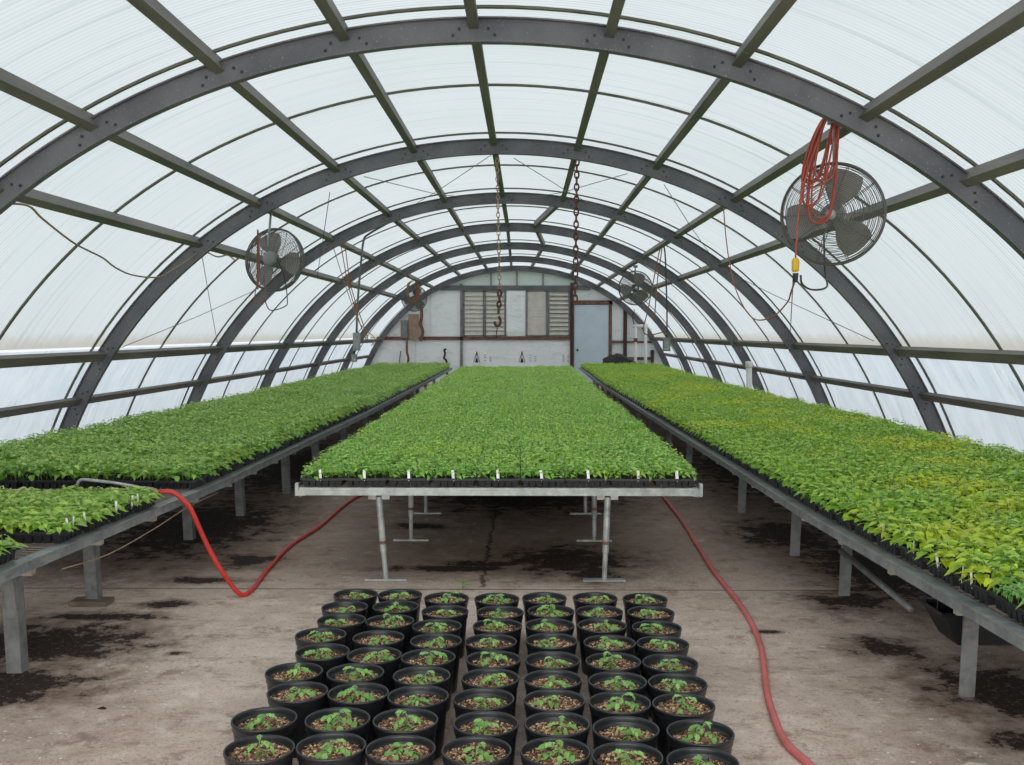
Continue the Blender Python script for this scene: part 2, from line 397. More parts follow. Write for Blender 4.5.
# cover: one sheet of twin wall per half bay, film below the hip
def shell(p0, p1, y0, y1, r, n, ny=1, wob=0.0, seed=0):
    rg = random.Random(seed); vs = []; fs = []; uv = []
    for j in range(ny + 1):
        y = y0 + (y1 - y0) * j / ny
        for i in range(n + 1):
            p = p0 + (p1 - p0) * i / n; edge = i in (0, n)
            vs.append(ap(p, r + (0 if edge else wob * rg.uniform(-1, 1)), y)); uv.append((p * 5.08, y))
    for j in range(ny):
        for i in range(n): fs.append((j * (n + 1) + i, j * (n + 1) + i + 1, (j + 1) * (n + 1) + i + 1, (j + 1) * (n + 1) + i))
    return vs, fs, uv
def shell_obj(name, mat, args):
    vs, fs, uv = shell(*args); me = bpy.data.meshes.new(name); me.from_pydata(vs, [], fs); me.materials.append(mat)
    ul = me.uv_layers.new(name='arc'); flat = []
    for q in fs:
        for i in q: flat += uv[i]
    ul.data.foreach_set('uv', flat); me.polygons.foreach_set('use_smooth', [True] * len(fs)); return link(name, me)
barp = [(.202, -.014), (.202, .014), (.219, .014), (.219, -.014)]
for k in range(len(ARCH_Y) - 1):
    for h in range(2):
        y0 = ARCH_Y[k] + BAY * h / 2 - .06; y1 = y0 + BAY / 2
        if k == len(ARCH_Y) - 2 and h: y1 = YE + .30
        struct(shell_obj('roof_panel', M['panel'], (-HIP, HIP, y0 + .002, y1 - .002, .222, 64)), 'curved white translucent roof sheet', 'roof sheet')
        struct(arc_sweep(barp, -PH0, PH0, 72, y0).build('roof_trim', M['bar']), 'thin curved glazing bar at a roof sheet joint', 'glazing bar')
for sd, nm in ((-1, 'wall_left'), (1, 'wall_right')):
    struct(shell_obj(nm, M['film'], (sd * (HIP + .005), sd * PH0, YB, YE + .30, .222, 8, 60, .006, 5)), f'{"left" if sd < 0 else "right"} side wall of milky plastic film below the roof', 'wall')

# ---------------------------------------------------------------- end wall
def ex(px): return (px - 525.6) * .03054
def ez(py): return 1.6 + (332 - py) * .03054
Wd = YE + .12
poly = [(ap(p, .2)[0], max(0, ap(p, .2)[2])) for p in [PH0 - 2 * PH0 * i / 48 for i in range(49)]]
wall = MB().prism(poly, Wd + .04, Wd + .12).build('wall_back', M['foam']); struct(wall, 'white insulated end wall with louvred vents and a pale door', 'wall')
def wpart(name, lo, hi, mat, y=0, t=.04, lab=None):
    o = MB().box((min(lo[0], hi[0]), Wd + .04 - y - t, min(lo[1], hi[1])), (max(lo[0], hi[0]), Wd + .04 - y, max(lo[1], hi[1]))).build(name, M[mat], wall)
    if lab: o['label'] = lab
    return o
# boards
for x0, x1 in ((378, 404), (404, 430), (430, 461)): wpart('insulation_board', (ex(x0) + .01, ez(338)), (ex(x1) - .01, ez(291)), 'foam')
for x0, x1 in ((372, 415), (415, 461), (461, 507), (507, 550), (550, 571)): wpart('insulation_board', (ex(x0) + .01, .05), (ex(x1) - .01, ez(340)), 'foam')
wpart('insulation_board', (ex(612), ez(340)), (ex(624), ez(303)), 'foam'); wpart('insulation_board', (ex(627), ez(357)), (ex(652), ez(312)), 'foam')
# lunette above the header
lun = [(ap(p, .14)[0], ap(p, .14)[2]) for p in [.70 - 1.4 * i / 32 for i in range(33)]]
lun = [q for q in lun if q[1] > ez(287)]
lun = [(lun[0][0], ez(287))] + lun + [(lun[-1][0], ez(287))]
o = MB().prism(lun, Wd - .0, Wd + .035).build('gable_sheet', M['lunette'], wall)
for px in (491, 517, 543): wpart('mullion', (ex(px) - .03, ez(287)), (ex(px) + .03, ap((ex(px) - XC) / 5.1, .06)[2]), 'galv', .05)
wpart('header_rail', (ex(440), ez(290)), (ex(590), ez(285.5)), 'arch', .04, .08)
wpart('sill_rail', (ex(370), ez(340)), (ex(572), ez(336.5)), 'rust', .04, .07)
wpart('wall_post', (ex(460), 0), (ex(462.6), ez(284)), 'galv_dark', .04, .07); wpart('wall_post', (ex(570.3), 0), (ex(573.3), ez(283)), 'brown', .04, .09)
wpart('wall_post', (ex(623.5), 0), (ex(627), ez(308)), 'brown', .04, .08)
wpart('wall_post', (ex(651), 0), (ex(654), ez(350)), 'brown', .04, .08)
wpart('wall_rail', (ex(612), ez(343)), (ex(652), ez(341)), 'rust', .04, .05); wpart('wall_rail', (ex(627), ez(360)), (ex(652), ez(357)), 'rust', .04, .05)
# louvred vents
for i, (x0, x1) in enumerate(((463.5, 484), (485, 505.5), (526.5, 547), (548.5, 569.5))):
    v = MB(); X0, X1, Z0, Z1 = ex(x0), ex(x1), ez(336), ez(290.5); w = .035; yb = Wd - .04
    for lo, hi in (((X0, Z0), (X0 + w, Z1)), ((X1 - w, Z0), (X1, Z1)), ((X0, Z0), (X1, Z0 + w)), ((X0, Z1 - w), (X1, Z1))): v.box((lo[0], yb - .04, lo[1]), (hi[0], yb + .04, hi[1]))
    v.box((X0, yb + .045, Z0), (X1, yb + .055, Z1), 1)
    o = v.build('louvre_vent', [M['galv_dark'], M['black']])
    tag(o, ['louvred metal wall vent left of the pair beside the left wall post', 'louvred vent just left of the white blank panel', 'louvred vent with nearly shut slats right of the blank panel', 'louvred vent with open slats beside the door post'][i], 'vent', 'louvred vents in the end wall')
    n = 10 if i != 2 else 14
    op = (.38, .45, .12, .62)[i]
    for k in range(n):
        z = Z0 + w + (Z1 - Z0 - 2 * w) * (k + .5) / n; h = (Z1 - Z0) / n
        s = MB(); m = Matrix.Translation((0, yb - .005, z)) @ Matrix.Rotation(-op, 4, 'X')
        s.box((X0 + w, -.004, -h * .52), (X1 - w, .004, h * .52), 0, m); s.build('slat', M['louvre'], o)
pn = MB(); pn.box((ex(506.5), Wd - .06, ez(331.5)), (ex(525.5), Wd - .01, ez(290.8))); pn.box((ex(506.5), Wd - .05, ez(336)), (ex(525.5), Wd - .01, ez(331.5)), 1)
tag(pn.build('blank_panel', [M['foam'], M['lunette']]), 'plain white blank panel between the louvred vents', 'panel')
# door
dx0, dx1, dz1 = ex(574.5), ex(608.5), ez(305)
d = MB(); d.box((dx0, Wd - .10, .04), (dx1, Wd - .05, dz1)); door = struct(d.build('door_1', M['door']), 'pale grey blue flush door in rusty frame at end wall', 'door')
kb = MB(); kb.lathe([(.0, -.06), (.03, -.055), (.035, -.03), (.015, -.02), (.015, 0)], 12, 0, Matrix.Translation((dx0 + .09, Wd - .10, ez(350))) @ Matrix.Rotation(-PI / 2, 4, 'X')); kb.build('door_knob', M['black'], door)
f = MB()
for lo, hi in (((dx0 - .05, 0), (dx0 - .01, dz1 + .02)), ((dx1 + .01, 0), (dx1 + .10, dz1 + .14)), ((dx0 - .05, dz1 + .01), (dx1 + .12, dz1 + .14))): f.box((lo[0], Wd - .12, lo[1]), (hi[0], Wd - .0, hi[1]))
f.box((dx0 - .05, Wd - .15, 0), (dx1 + .1, Wd - .02, .035)); f.build('door_frame', M['rust'], door)
# maker's marks printed on the lower board
for px in (476.6, 522):
    x = ex(px); mk = MB(); y = Wd - .006; w = .09
    for s in (-1, 1): mk.bar((x + s * w, y, ez(362.5)), (x, y, ez(351.8)), .012, .05, (0, 1, 0))
    mk.add([(x - w * .55, y, ez(362.6)), (x + w * .55, y, ez(362.6)), (x + w * .25, y, ez(358.5)), (x - w * .25, y, ez(358.5))], [(0, 1, 2, 3)])
    mk.bar((x, y, ez(356)), (x, y, ez(351)), .012, .012, (0, 1, 0)); mk.build('printed_mark', M['print'], wall)
for px, rows in ((485, (355, 357.5, 360.5)), (490.5, (357, 359, 361)), (530.5, (355, 358, 361)), (535.5, (356.5, 358.8, 361)), (563.5, (355, 357, 359, 361)), (568.5, (357, 361))):
    mk = MB()
    for r in rows: mk.bar((ex(px) - .03, Wd - .006, ez(r)), (ex(px) + .03, Wd - .006, ez(r)), .012, .035, (0, 1, 0))
    mk.build('printed_text', M['print'], wall)

# ---------------------------------------------------------------- benches
def xr(y):                                   # aisle edge of the right bench
    return np.interp(y, [2.6, 5.62, 14.6, 18.6, 25.5, 29.5], [1.655, 1.540, 1.468, 1.425, 1.49, 1.50])
def xl(y):                                   # aisle edge of the left bench
    return np.interp(y, [2.9, 4.2, 5.9, 6.88, 9.6, 12.7, 20, 29.3], [-2.235, -2.155, -2.035, -2.01, -1.975, -1.945, -1.97, -2.03])
ZT = .62
def side_bench(sd, y0, y1, legs, label, feet=False):   # legs: (position along the bench, set-back)
    fx = xr if sd > 0 else xl; W = 2.0
    a, b = float(fx(y0 + .01)), float(fx(y1 - .01)); root = empty('growing_bench', (a, y0, 0), label, 'bench', 'benches along the side walls')
    g = lambda x, y, z: Vector((x - a, y - y0, z))
    e = lambda t: (a + (b - a) * t, y0 + (y1 - y0) * t)
    L = y1 - y0; gap = .006
    def rail(off, name):
        m = MB(); p, q = e(0), e(1)
        P = g(p[0] + off, p[1] + gap, 0); Q = g(q[0] + off, q[1] - gap, 0)
        up = Vector((0, 0, 1))
        m.bar(P + up * (ZT - .027), Q + up * (ZT - .027), .006, .054)
        inn = Vector((sd if off == 0 else -sd, 0, 0))
        m.bar(P + inn * .02 + up * (ZT - .003), Q + inn * .02 + up * (ZT - .003), .04, .005); m.bar(P + inn * .02 + up * (ZT - .052), Q + inn * .02 + up * (ZT - .052), .04, .005)
        if off == 0: m.bar(P + inn * -.012 + up * (ZT - .002), Q + inn * -.012 + up * (ZT - .002), .022, .006)
        m.build(name, M['galv'], root)
    rail(0, 'side_rail'); rail(sd * W, 'side_rail')
    for t in (0.0, 1.0):
        m = MB(); x, y = e(t); y += gap * 2 if t == 0 else -gap * 2
        m.bar(g(x + sd * .005, y, ZT - .03), g(x + sd * (W - .005), y, ZT - .03), .006, .05); m.build('end_rail', M['galv'], root)
    # expanded metal top
    m = MB(); n = int(L / .05)
    for i in range(1, n):
        x, y = e(i / n); m.bar(g(x + sd * .01, y, ZT - .008), g(x + sd * (W - .01), y, ZT - .008), .004, .004)
    for i in range(1, 30):
        off = sd * W * i / 30; p, q = e(0), e(1); m.bar(g(p[0] + off, p[1] + .02, ZT - .012), g(q[0] + off, q[1] - .02, ZT - .012), .004, .004)
    m.build('mesh_top', M['wire'], root)
    n = max(2, int(L / .62))
    for i in range(n):                        # timber bearers, in pairs, ends showing under the rail
        x, y = e((i + .5) / n)
        m = MB(); m.bar(g(x + sd * .05, y, ZT - .078), g(x + sd * (W - .03), y, ZT - .078), .038, .045); m.bar(g(x + sd * .08, y + .07, ZT - .078), g(x + sd * (W - .03), y + .07, ZT - .078), .038, .045)
        m.build('bearer', M['wood'], root)
    for yl in legs:
        yl, so = yl if isinstance(yl, tuple) else (yl, .40)
        x = float(fx(yl))
        for k, off in enumerate((so, W - .25)):
            m = MB(); X = x + sd * off; lean = sd * -.02
            m.bar(g(X, yl, 0), g(X - lean, yl, ZT - .105), .07, .006, (0, 1, 0)); m.bar(g(X + .033, yl + .035, 0), g(X + .033 - lean, yl + .035, ZT - .105), .006, .07, (0, 1, 0))
            m.bar(g(X - .0, yl - .012, .30), g(X - lean, yl - .012, ZT - .105), .05, .006, (0, 1, 0))
            lg = m.build('leg', M['galv_dark'], root)
            if feet and k == 0 and abs(yl - 6.02) < .1:
                q = MB(); q.box(tuple(g(X - .11, yl - .06, 0)), tuple(g(X + .11, yl + .06, .03))); q.build('foot_block', M['plank'], lg)
        m = MB(); m.bar(g(x + sd * .3, yl, ZT - .125), g(x + sd * (W - .1), yl, ZT - .125), .05, .045); m.build('cross_beam', M['galv_dark'], root)
    return root
side_bench(1, 2.3, 5.62, [2.9, (4.52, .355)], 'right bench section nearest the camera, up to the rail joint')
side_bench(1, 5.62, 14.6, [6.27, 7.4, 9.17, 12.0, 13.6], 'long right bench section behind the nearest rail joint')
side_bench(1, 14.6, 21.0, [15.4, 17.0, 18.7, 20.3], 'right bench section well down the house')
side_bench(1, 21.0, 29.4, [21.8, 23.6, 25.5, 27.4, 29.0], 'right bench section next to the end wall door')
side_bench(-1, 2.9, 6.88, [3.4, (4.78, .285), (6.02, .52)], 'left bench section nearest the camera with the watering wand', True)
side_bench(-1, 6.88, 12.7, [(7.91, .6), (8.95, .5), 10.2, 11.6], 'left bench section behind the watering wand')
side_bench(-1, 12.7, 20.2, [13.4, 15.2, 17, 18.8], 'left bench section halfway down the house')
side_bench(-1, 20.2, 28.7, [21, 23, 25, 27.5], 'left bench section at the far end')

CX0, CX1 = -1.425, 1.085
def centre_bench(y0, y1, x0, x1, legs, label, front):
    root = empty('rolling_bench', ((x0 + x1) / 2, y0, 0), label, 'bench', 'centre benches'); cx = (x0 + x1) / 2; w = (x1 - x0) / 2
    g = lambda x, y, z: Vector((x - cx, y - y0, z)); L = y1 - y0
    for sy, nm in ((0, 'front_rail'), (L, 'back_rail')):
        m = MB(); y = y0 + sy; s = 1 if sy == 0 else -1
        m.bar(g(x0 - .01, y, ZT - .024), g(x1 + .01, y, ZT - .024), .006, .048)
        m.bar(g(x0, y + s * .02, ZT - .002), g(x1, y + s * .02, ZT - .002), .045, .005); m.bar(g(x0, y + s * .02, ZT - .046), g(x1, y + s * .02, ZT - .046), .04, .004)
        m.build(nm, M['galv_light'], root)
        for sx in (x0 - .015, x1 + .015):
            c = MB(); c.box(tuple(g(sx - .010, y - .015, ZT - .05)), tuple(g(sx + .010, y + .03, ZT + (.03 if front and sy == 0 else -.006)))); q_ = .05 if sx < cx else -.05; c.box(tuple(g(min(sx, sx + q_), y - .012, ZT - .05)), tuple(g(max(sx, sx + q_), y - .006, ZT - .02)))
            c.build('corner_bracket', M['galv_light'], root)
    for sx in (x0, x1):
        m = MB(); m.bar(g(sx, y0 + .01, ZT - .03), g(sx, y1 - .01, ZT - .03), .006, .062); m.build('side_rail', M['galv'], root)
    m = MB(); n = int(L / .06)
    for i in range(1, n): m.bar(g(x0 + .01, y0 + L * i / n, ZT - .008), g(x1 - .01, y0 + L * i / n, ZT - .008), .004, .004)
    for i in range(1, 34): m.bar(g(x0 + (x1 - x0) * i / 34, y0 + .02, ZT - .012), g(x0 + (x1 - x0) * i / 34, y1 - .02, ZT - .012), .004, .004)
    m.build('mesh_top', M['wire'], root)
    for yl in legs:
        m = MB(); m.bar(g(x0 + .1, yl, ZT - .034), g(x1 - .1, yl, ZT - .034), .04, .036); m.build('cross_beam', M['galv_dark'], root)
        for xb, xt in ((-.897, -.94), (.507, .526)):
            if not front or abs(yl - legs[0]) > .01: xb += .02; xt = xb
            m = MB(); m.tube([g(xb, yl, .012), g(xb * .6 + xt * .4, yl, .20)], .0165, 12); m.tube([g(xb * .62 + xt * .38, yl, .19), g(xt, yl, ZT - .075)], .021, 12)
            m.tube([g(xb * .55 + xt * .45, yl, .24), g(xb * .52 + xt * .48, yl, .26)], .025, 12, mi=1)
            lg = m.build('leg', [M['galv_light'], M['rust']], root)
            q = MB(); q.bar(g(xb - .135, yl, .009), g(xb + .135, yl, .009), .05, .014); q.build('foot_plate', M['galv_light'], lg)
            q = MB(); q.bar(g(xt - .045, yl, ZT - .058), g(xt + .045, yl, ZT - .058), .06, .008)
            for s in (-1, 1): q.bar(g(xt + s * .043, yl, ZT - .06), g(xt + s * .043, yl, ZT - .092), .05, .006, (0, 1, 0))
            q.build('bracket', M['galv_light'], lg)
    return root
centre_bench(6.50, 12.59, CX0, CX1, [6.62, 7.9, 9.08, 10.8, 12.2], 'centre bench nearest the camera, with white tags along its front', True)
centre_bench(12.66, 19.0, CX0 - .08, CX1 + .02, [13.2, 15.2, 17, 18.6], 'middle centre bench behind the tagged one', False)
centre_bench(19.07, 26.0, CX0 - .17, CX1 + .05, [19.6, 21.5, 23.5, 25.5], 'rear centre bench near the louvred end wall', False)

# ---------------------------------------------------------------- seedling trays
TW, TL, TH = .278, .556, .055
def tray_mesh():
    m = MB(); w, l = TW / 2 - .002, TL / 2 - .004; z = TH
    for lo, hi in (((-w, -l), (w, -l + .012)), ((-w, l - .012), (w, l)), ((-w, -l + .012), (-w + .012, l - .012)), ((w - .012, -l + .012), (w, l - .012))):
        m.box((lo[0], lo[1], z - .012), (hi[0], hi[1], z))
    m.box((-w + .012, -l + .012, z - .016), (w - .012, l - .012, z - .013))
    def cell(cx, cy, s):
        a, b = s * .46, s * .33
        vs = [(cx - b, cy - b, .001), (cx + b, cy - b, .001), (cx + b, cy + b, .001), (cx - b, cy + b, .001), (cx - a, cy - a, z - .013), (cx + a, cy - a, z - .013), (cx + a, cy + a, z - .013), (cx - a, cy + a, z - .013)]
        m.add(vs, [(0, 3, 2, 1), (0, 1, 5, 4), (1, 2, 6, 5), (2, 3, 7, 6), (3, 0, 4, 7)])
    nx, ny = 6, 12; s = (2 * w - .024) / nx; sy = (2 * l - .024) / ny
    for i in range(nx):
        for j in range(ny):
            if i in (0, nx - 1) or j in (0, ny - 1): cell(-w + .012 + s * (i + .5), -l + .012 + sy * (j + .5), min(s, sy))
    return m.mesh('seedling_tray', M['tray'])
def soil_mesh():
    m = MB(); w, l = TW / 2 - .016, TL / 2 - .018; n = 12; k = 24; rg = random.Random(3); vs = []; fs = []
    for j in range(k + 1):
        for i in range(n + 1): vs.append((-w + 2 * w * i / n, -l + 2 * l * j / k, TH - .011 + rg.uniform(0, .006)))
    for j in range(k):
        for i in range(n): fs.append((j * (n + 1) + i, j * (n + 1) + i + 1, (j + 1) * (n + 1) + i + 1, (j + 1) * (n + 1) + i))
    return m.add(vs, fs).mesh('seedling_mix', M['peat'])

def leaf_pts(L, W, droop, fold, lod):
    """points along a leaf from its base: rows of (left, mid, right)"""
    if lod == 0: st = [(0, .0), (.42, 1.0), (1, .0)]
    else: st = [(0, .05), (.2, .72), (.45, 1.0), (.75, .62), (1, .0)]
    rows = []
    for t, w in st:
        x = L * t; z = -droop * L * t * t; hw = W * .5 * w
        rows.append(((x, -hw, z + fold * hw), (x, 0, z), (x, hw, z + fold * hw)))
    return rows
def canopy(seed, n, m, leafL, h0, h1, nleaf, lod, kind='pepper', W=.62, edge=False):
    rg = random.Random(seed); V = []; F = []; T = []; S = []          # S: material index per face
    def quad(pts, faces, tint, mi=0):
        b = len(V); V.extend(pts); T.extend([tint] * len(pts)); F.extend([tuple(i + b for i in q) for q in faces]); S.extend([mi] * len(faces))
    hx, hy = TW / 2, TL / 2
    for i in range(n):
        for j in range(m):
            px = -hx + TW * (i + .5) / n + rg.uniform(-.006, .006); py = -hy + TL * (j + .5) / m + rg.uniform(-.006, .006)
            h = rg.uniform(h0, h1) * rg.choice((.62, .85, 1, 1, 1.06) if lod else (.5, .8, 1, 1.05)); a0 = rg.uniform(0, 2 * PI); tx, ty = rg.uniform(-.25, .25), rg.uniform(-.25, .25)
            base = Vector((px, py, TH - .008)); top = base + Vector((tx * h, ty * h, h))
            if lod:
                r = .0016; q = []
                for P in (base, top):
                    for k in range(3): q.append(tuple(P + Vector((r * math.cos(2.1 * k), r * math.sin(2.1 * k), 0))))
                quad(q, [(0, 1, 4, 3), (1, 2, 5, 4), (2, 0, 3, 5)], .3, 1)
            for k in range(nleaf):
                f = k / (nleaf - 1); z = (.30 if edge and py < -hy * .75 else .48) + .5 * f ** .8; z = min(z, 1); P = base.lerp(top, z)
                az = a0 + k * 2.4 + rg.uniform(-.3, .3); el = rg.uniform(-.15, .30) + .22 * f
                L = leafL * (1.0 - .45 * f * f) * rg.uniform(.8, 1.15); roll = rg.uniform(-.4, .4)
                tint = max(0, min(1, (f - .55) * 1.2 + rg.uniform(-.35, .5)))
                R = Matrix.Rotation(az, 3, 'Z') @ Matrix.Rotation(-el, 3, 'Y') @ Matrix.Rotation(roll, 3, 'X')
                off = Vector((L * .22 if lod else L * .2, 0, 0))
                if kind == 'tomato':
                    for s, lt in ((0, 1.0), (1, .55), (-1, .55), (1, .2), (-1, .2)):
                        Rl = Matrix.Rotation(s * 1.0, 3, 'Z'); rows = leaf_pts(L * (.5 if s == 0 else .38), L * .2, .5, .3, lod)
                        o2 = Vector((L * (.55 if s == 0 else lt), 0, 0))
                        q = [tuple(P + R @ (Rl @ Vector(p) + o2)) for row in rows for p in row]
                        quad(q, [(3 * a + b, 3 * a + b + 1, 3 * a + b + 4, 3 * a + b + 3) for a in range(len(rows) - 1) for b in range(2)], tint)
                else:
                    rows = leaf_pts(L, L * W, rg.uniform(.15, .75), rg.uniform(.1, .45), lod)
                    q = [tuple(P + R @ (Vector(p) + off)) for row in rows for p in row]
                    if lod == 0:
                        quad([q[1], q[3], q[4], q[5], q[7]], [(0, 1, 2), (0, 2, 3), (1, 4, 2), (2, 4, 3)], tint)
                    else:
                        quad(q, [(3 * a + b, 3 * a + b + 1, 3 * a + b + 4, 3 * a + b + 3) for a in range(len(rows) - 1) for b in range(2)], tint)
    A = np.array(V, dtype=np.float64)
    for ax, lim in ((0, hx), (1, hy)):            # leaves of neighbouring trays push each other back at the tray edge
        k = lim * .90; x = A[:, ax]; s = np.sign(x); a = np.abs(x)
        hang = (s < 0) & (ax == 1) & edge
        A[:, ax] = np.where((a > k) & ~hang, s * (k + (lim * .997 - k) * np.tanh((a - k) / (lim - k) * .8)), x)
    A[:, 2] = np.maximum(A[:, 2], TH - .009)
    return A, F, np.array(T, dtype=np.float32), S
def canopy_mesh(name, data, mats):
    A, F, T, S = data; me = bpy.data.meshes.new(name); me.from_pydata(A.tolist(), [], F)
    for m in mats: me.materials.append(m)
    at = me.attributes.new('tint', 'FLOAT', 'POINT'); at.data.foreach_set('value', T)
    me.polygons.foreach_set('material_index', S); me.polygons.foreach_set('use_smooth', [True] * len(F)); me.update(); return me

KINDS_ = {'left': dict(leafL=.064, h0=.080, h1=.122, nleaf=7), 'near': dict(leafL=.060, h0=.042, h1=.07, nleaf=8),
          'centre': dict(leafL=.049, h0=.075, h1=.106, nleaf=8), 'right': dict(leafL=.060, h0=.070, h1=.112, nleaf=7)}
CAN = {}; CANLO = {}
for q, (k, kw) in enumerate(KINDS_.items()):
    CAN[k] = [canopy_mesh('seedlings', canopy(100 + 10 * q + i, 5, 10, lod=1, **kw), [M['leaf_' + k], M['stem']]) for i in range(5)]
    CAN[k + '_edge'] = [canopy_mesh('seedlings', canopy(150 + 10 * q + i, 5, 10, lod=1, edge=True, **kw), [M['leaf_' + k], M['stem']]) for i in range(3)]
    if k != 'near':
        kl = dict(kw); kl['nleaf'] = 5; kl['leafL'] *= 1.22
        CANLO[k + '_edge'] = [canopy(350 + 10 * q + i, 5, 9, lod=0, edge=True, **kl) for i in range(4)]
        CANLO[k] = [canopy(300 + 10 * q + i, 5, 9, lod=0, **kl) for i in range(4)]
CAN['tomato'] = [canopy_mesh('seedlings', canopy(700 + i, 4, 8, leafL=.085, h0=.05, h1=.085, nleaf=7, lod=1, kind='tomato'), [M['leaf_tomato'], M['stem']]) for i in range(2)]
TRAY = tray_mesh(); SOIL = soil_mesh()

slots = []     # (kind, x, y, rz, xs, bench, row, col)
# centre bench: nine trays across
r = 0; y = 6.50 + TL / 2 + .005
while y < 25.8:
    t = (y - 6.5) / 19.3; pitch = TW * (1 + .11 * t); x0 = CX0 + (CX0 - .20 - CX0) * t; x1 = CX1 + .07 * t; cx = (x0 + x1) / 2 + (rnd.uniform(-.009, .009) if r else 0)
    for c in range(9): slots.append(('centre', cx + (c - 4) * pitch, y, 0, pitch / TW, 'centre', r, c))
    r += 1; y += TL + .003
# side benches: three trays deep plus a turned one by the wall
def side(kind, fx, sd, y0, y1, bench, skip=None):
    r = 0; y = y0 + TW / 2
    while y + TW / 2 < y1:
        xe = float(fx(y)); xe += sd * .022
        if not (skip and skip(y)):
            for c in range(3): slots.append((kind(y, c), xe + sd * (TL * (c + .5) + .002 * c), y, -sd * PI / 2, 1, bench, r, c))
            r += 1
        y += TW + .002
    y = y0 + TL / 2; r = 0
    while y + TL / 2 < y1:
        xe = float(fx(y)) + sd * .022
        if not (skip and (skip(y) or skip(y + TL / 2) or skip(y - TL / 2))):
            slots.append((kind(y, 3), xe + sd * (TL * 3 + .012 + TW / 2), y, 0, 1, bench, r, 3)); r += 1
        y += TL + .003
side(lambda y, c: 'tomato' if (y < 3.78 and c == 0) else 'right', xr, 1, 2.56, 28.4, 'right')
slots_n = len(slots)
side(lambda y, c: 'near', xl, -1, 3.30, 4.42, 'left-front')
side(lambda y, c: 'near', xl, -1, 4.72, 5.86, 'left')
side(lambda y, c: 'left', xl, -1, 6.39, 28.2, 'left-rear')
EYE = Vector((0, 0, 1.6))
def inview(x, y):
    return abs((x - y * -.013) / max(y, .1)) < .56 and y > 2.6
vis = [s for s in slots if inview(s[1], s[2])]
vis.sort(key=lambda s: s[1] ** 2 + s[2] ** 2)
near, far = vis[:290], vis[290:]
far += [s for s in slots if not inview(s[1], s[2])]
BN = {'centre': 'the centre bench', 'right': 'the right bench', 'left-front': 'the left bench corner', 'left': 'the near left bench', 'left-rear': 'the left bench past the gap'}
def tray_label(s):
    k, x, y, rz, xs, b, r, c = s
    if b == 'centre':
        if r == 0: return f'black tagged tray of bright seedlings at the centre bench front, {nth(c)} from the left'
        return f'tray of bright green seedlings on centre bench, row {nth(r)} from front, {nth(c)} from left'
    col = ['at aisle edge', 'second in from aisle', 'third in from aisle', 'turned lengthwise by wall'][c]
    hue = {'right': 'yellow-green seedlings', 'left': 'deep green seedlings', 'near': 'light green seedlings', 'tomato': 'feathery tomato seedlings'}[k]
    bn = {'right': 'right bench', 'left-front': 'left bench before wire gap', 'left': 'left bench beside wand', 'left-rear': 'left bench beyond wand'}[b]
    return f'{hue} tray on {bn}, {nth(r)} from front, {col}'
for i, s in enumerate(near):
    k, x, y, rz, xs, b, r, c = s
    o = bpy.data.objects.new('seedling_tray', TRAY); C.objects.link(o)
    o.location = (x, y, ZT + .003); edge = (b == 'centre' and r == 0) or (b != 'centre' and c == 0)
    o.rotation_euler = (0, 0, rz + (PI if rnd.random() < .5 and not edge else 0)); o.scale = (xs, 1, 1)
    tag(o, tray_label(s), 'seedling tray', 'trays of seedlings on ' + BN[b])
    q = bpy.data.objects.new('potting_soil', SOIL); C.objects.link(q); q.parent = o
    cm = rnd.choice(CAN.get(k + '_edge' if edge else k, CAN[k])); q = bpy.data.objects.new('seedlings', cm); C.objects.link(q); q.parent = o; q['kind'] = 'stuff'
    q.scale = (1, 1, rnd.uniform(.9, 1.08))
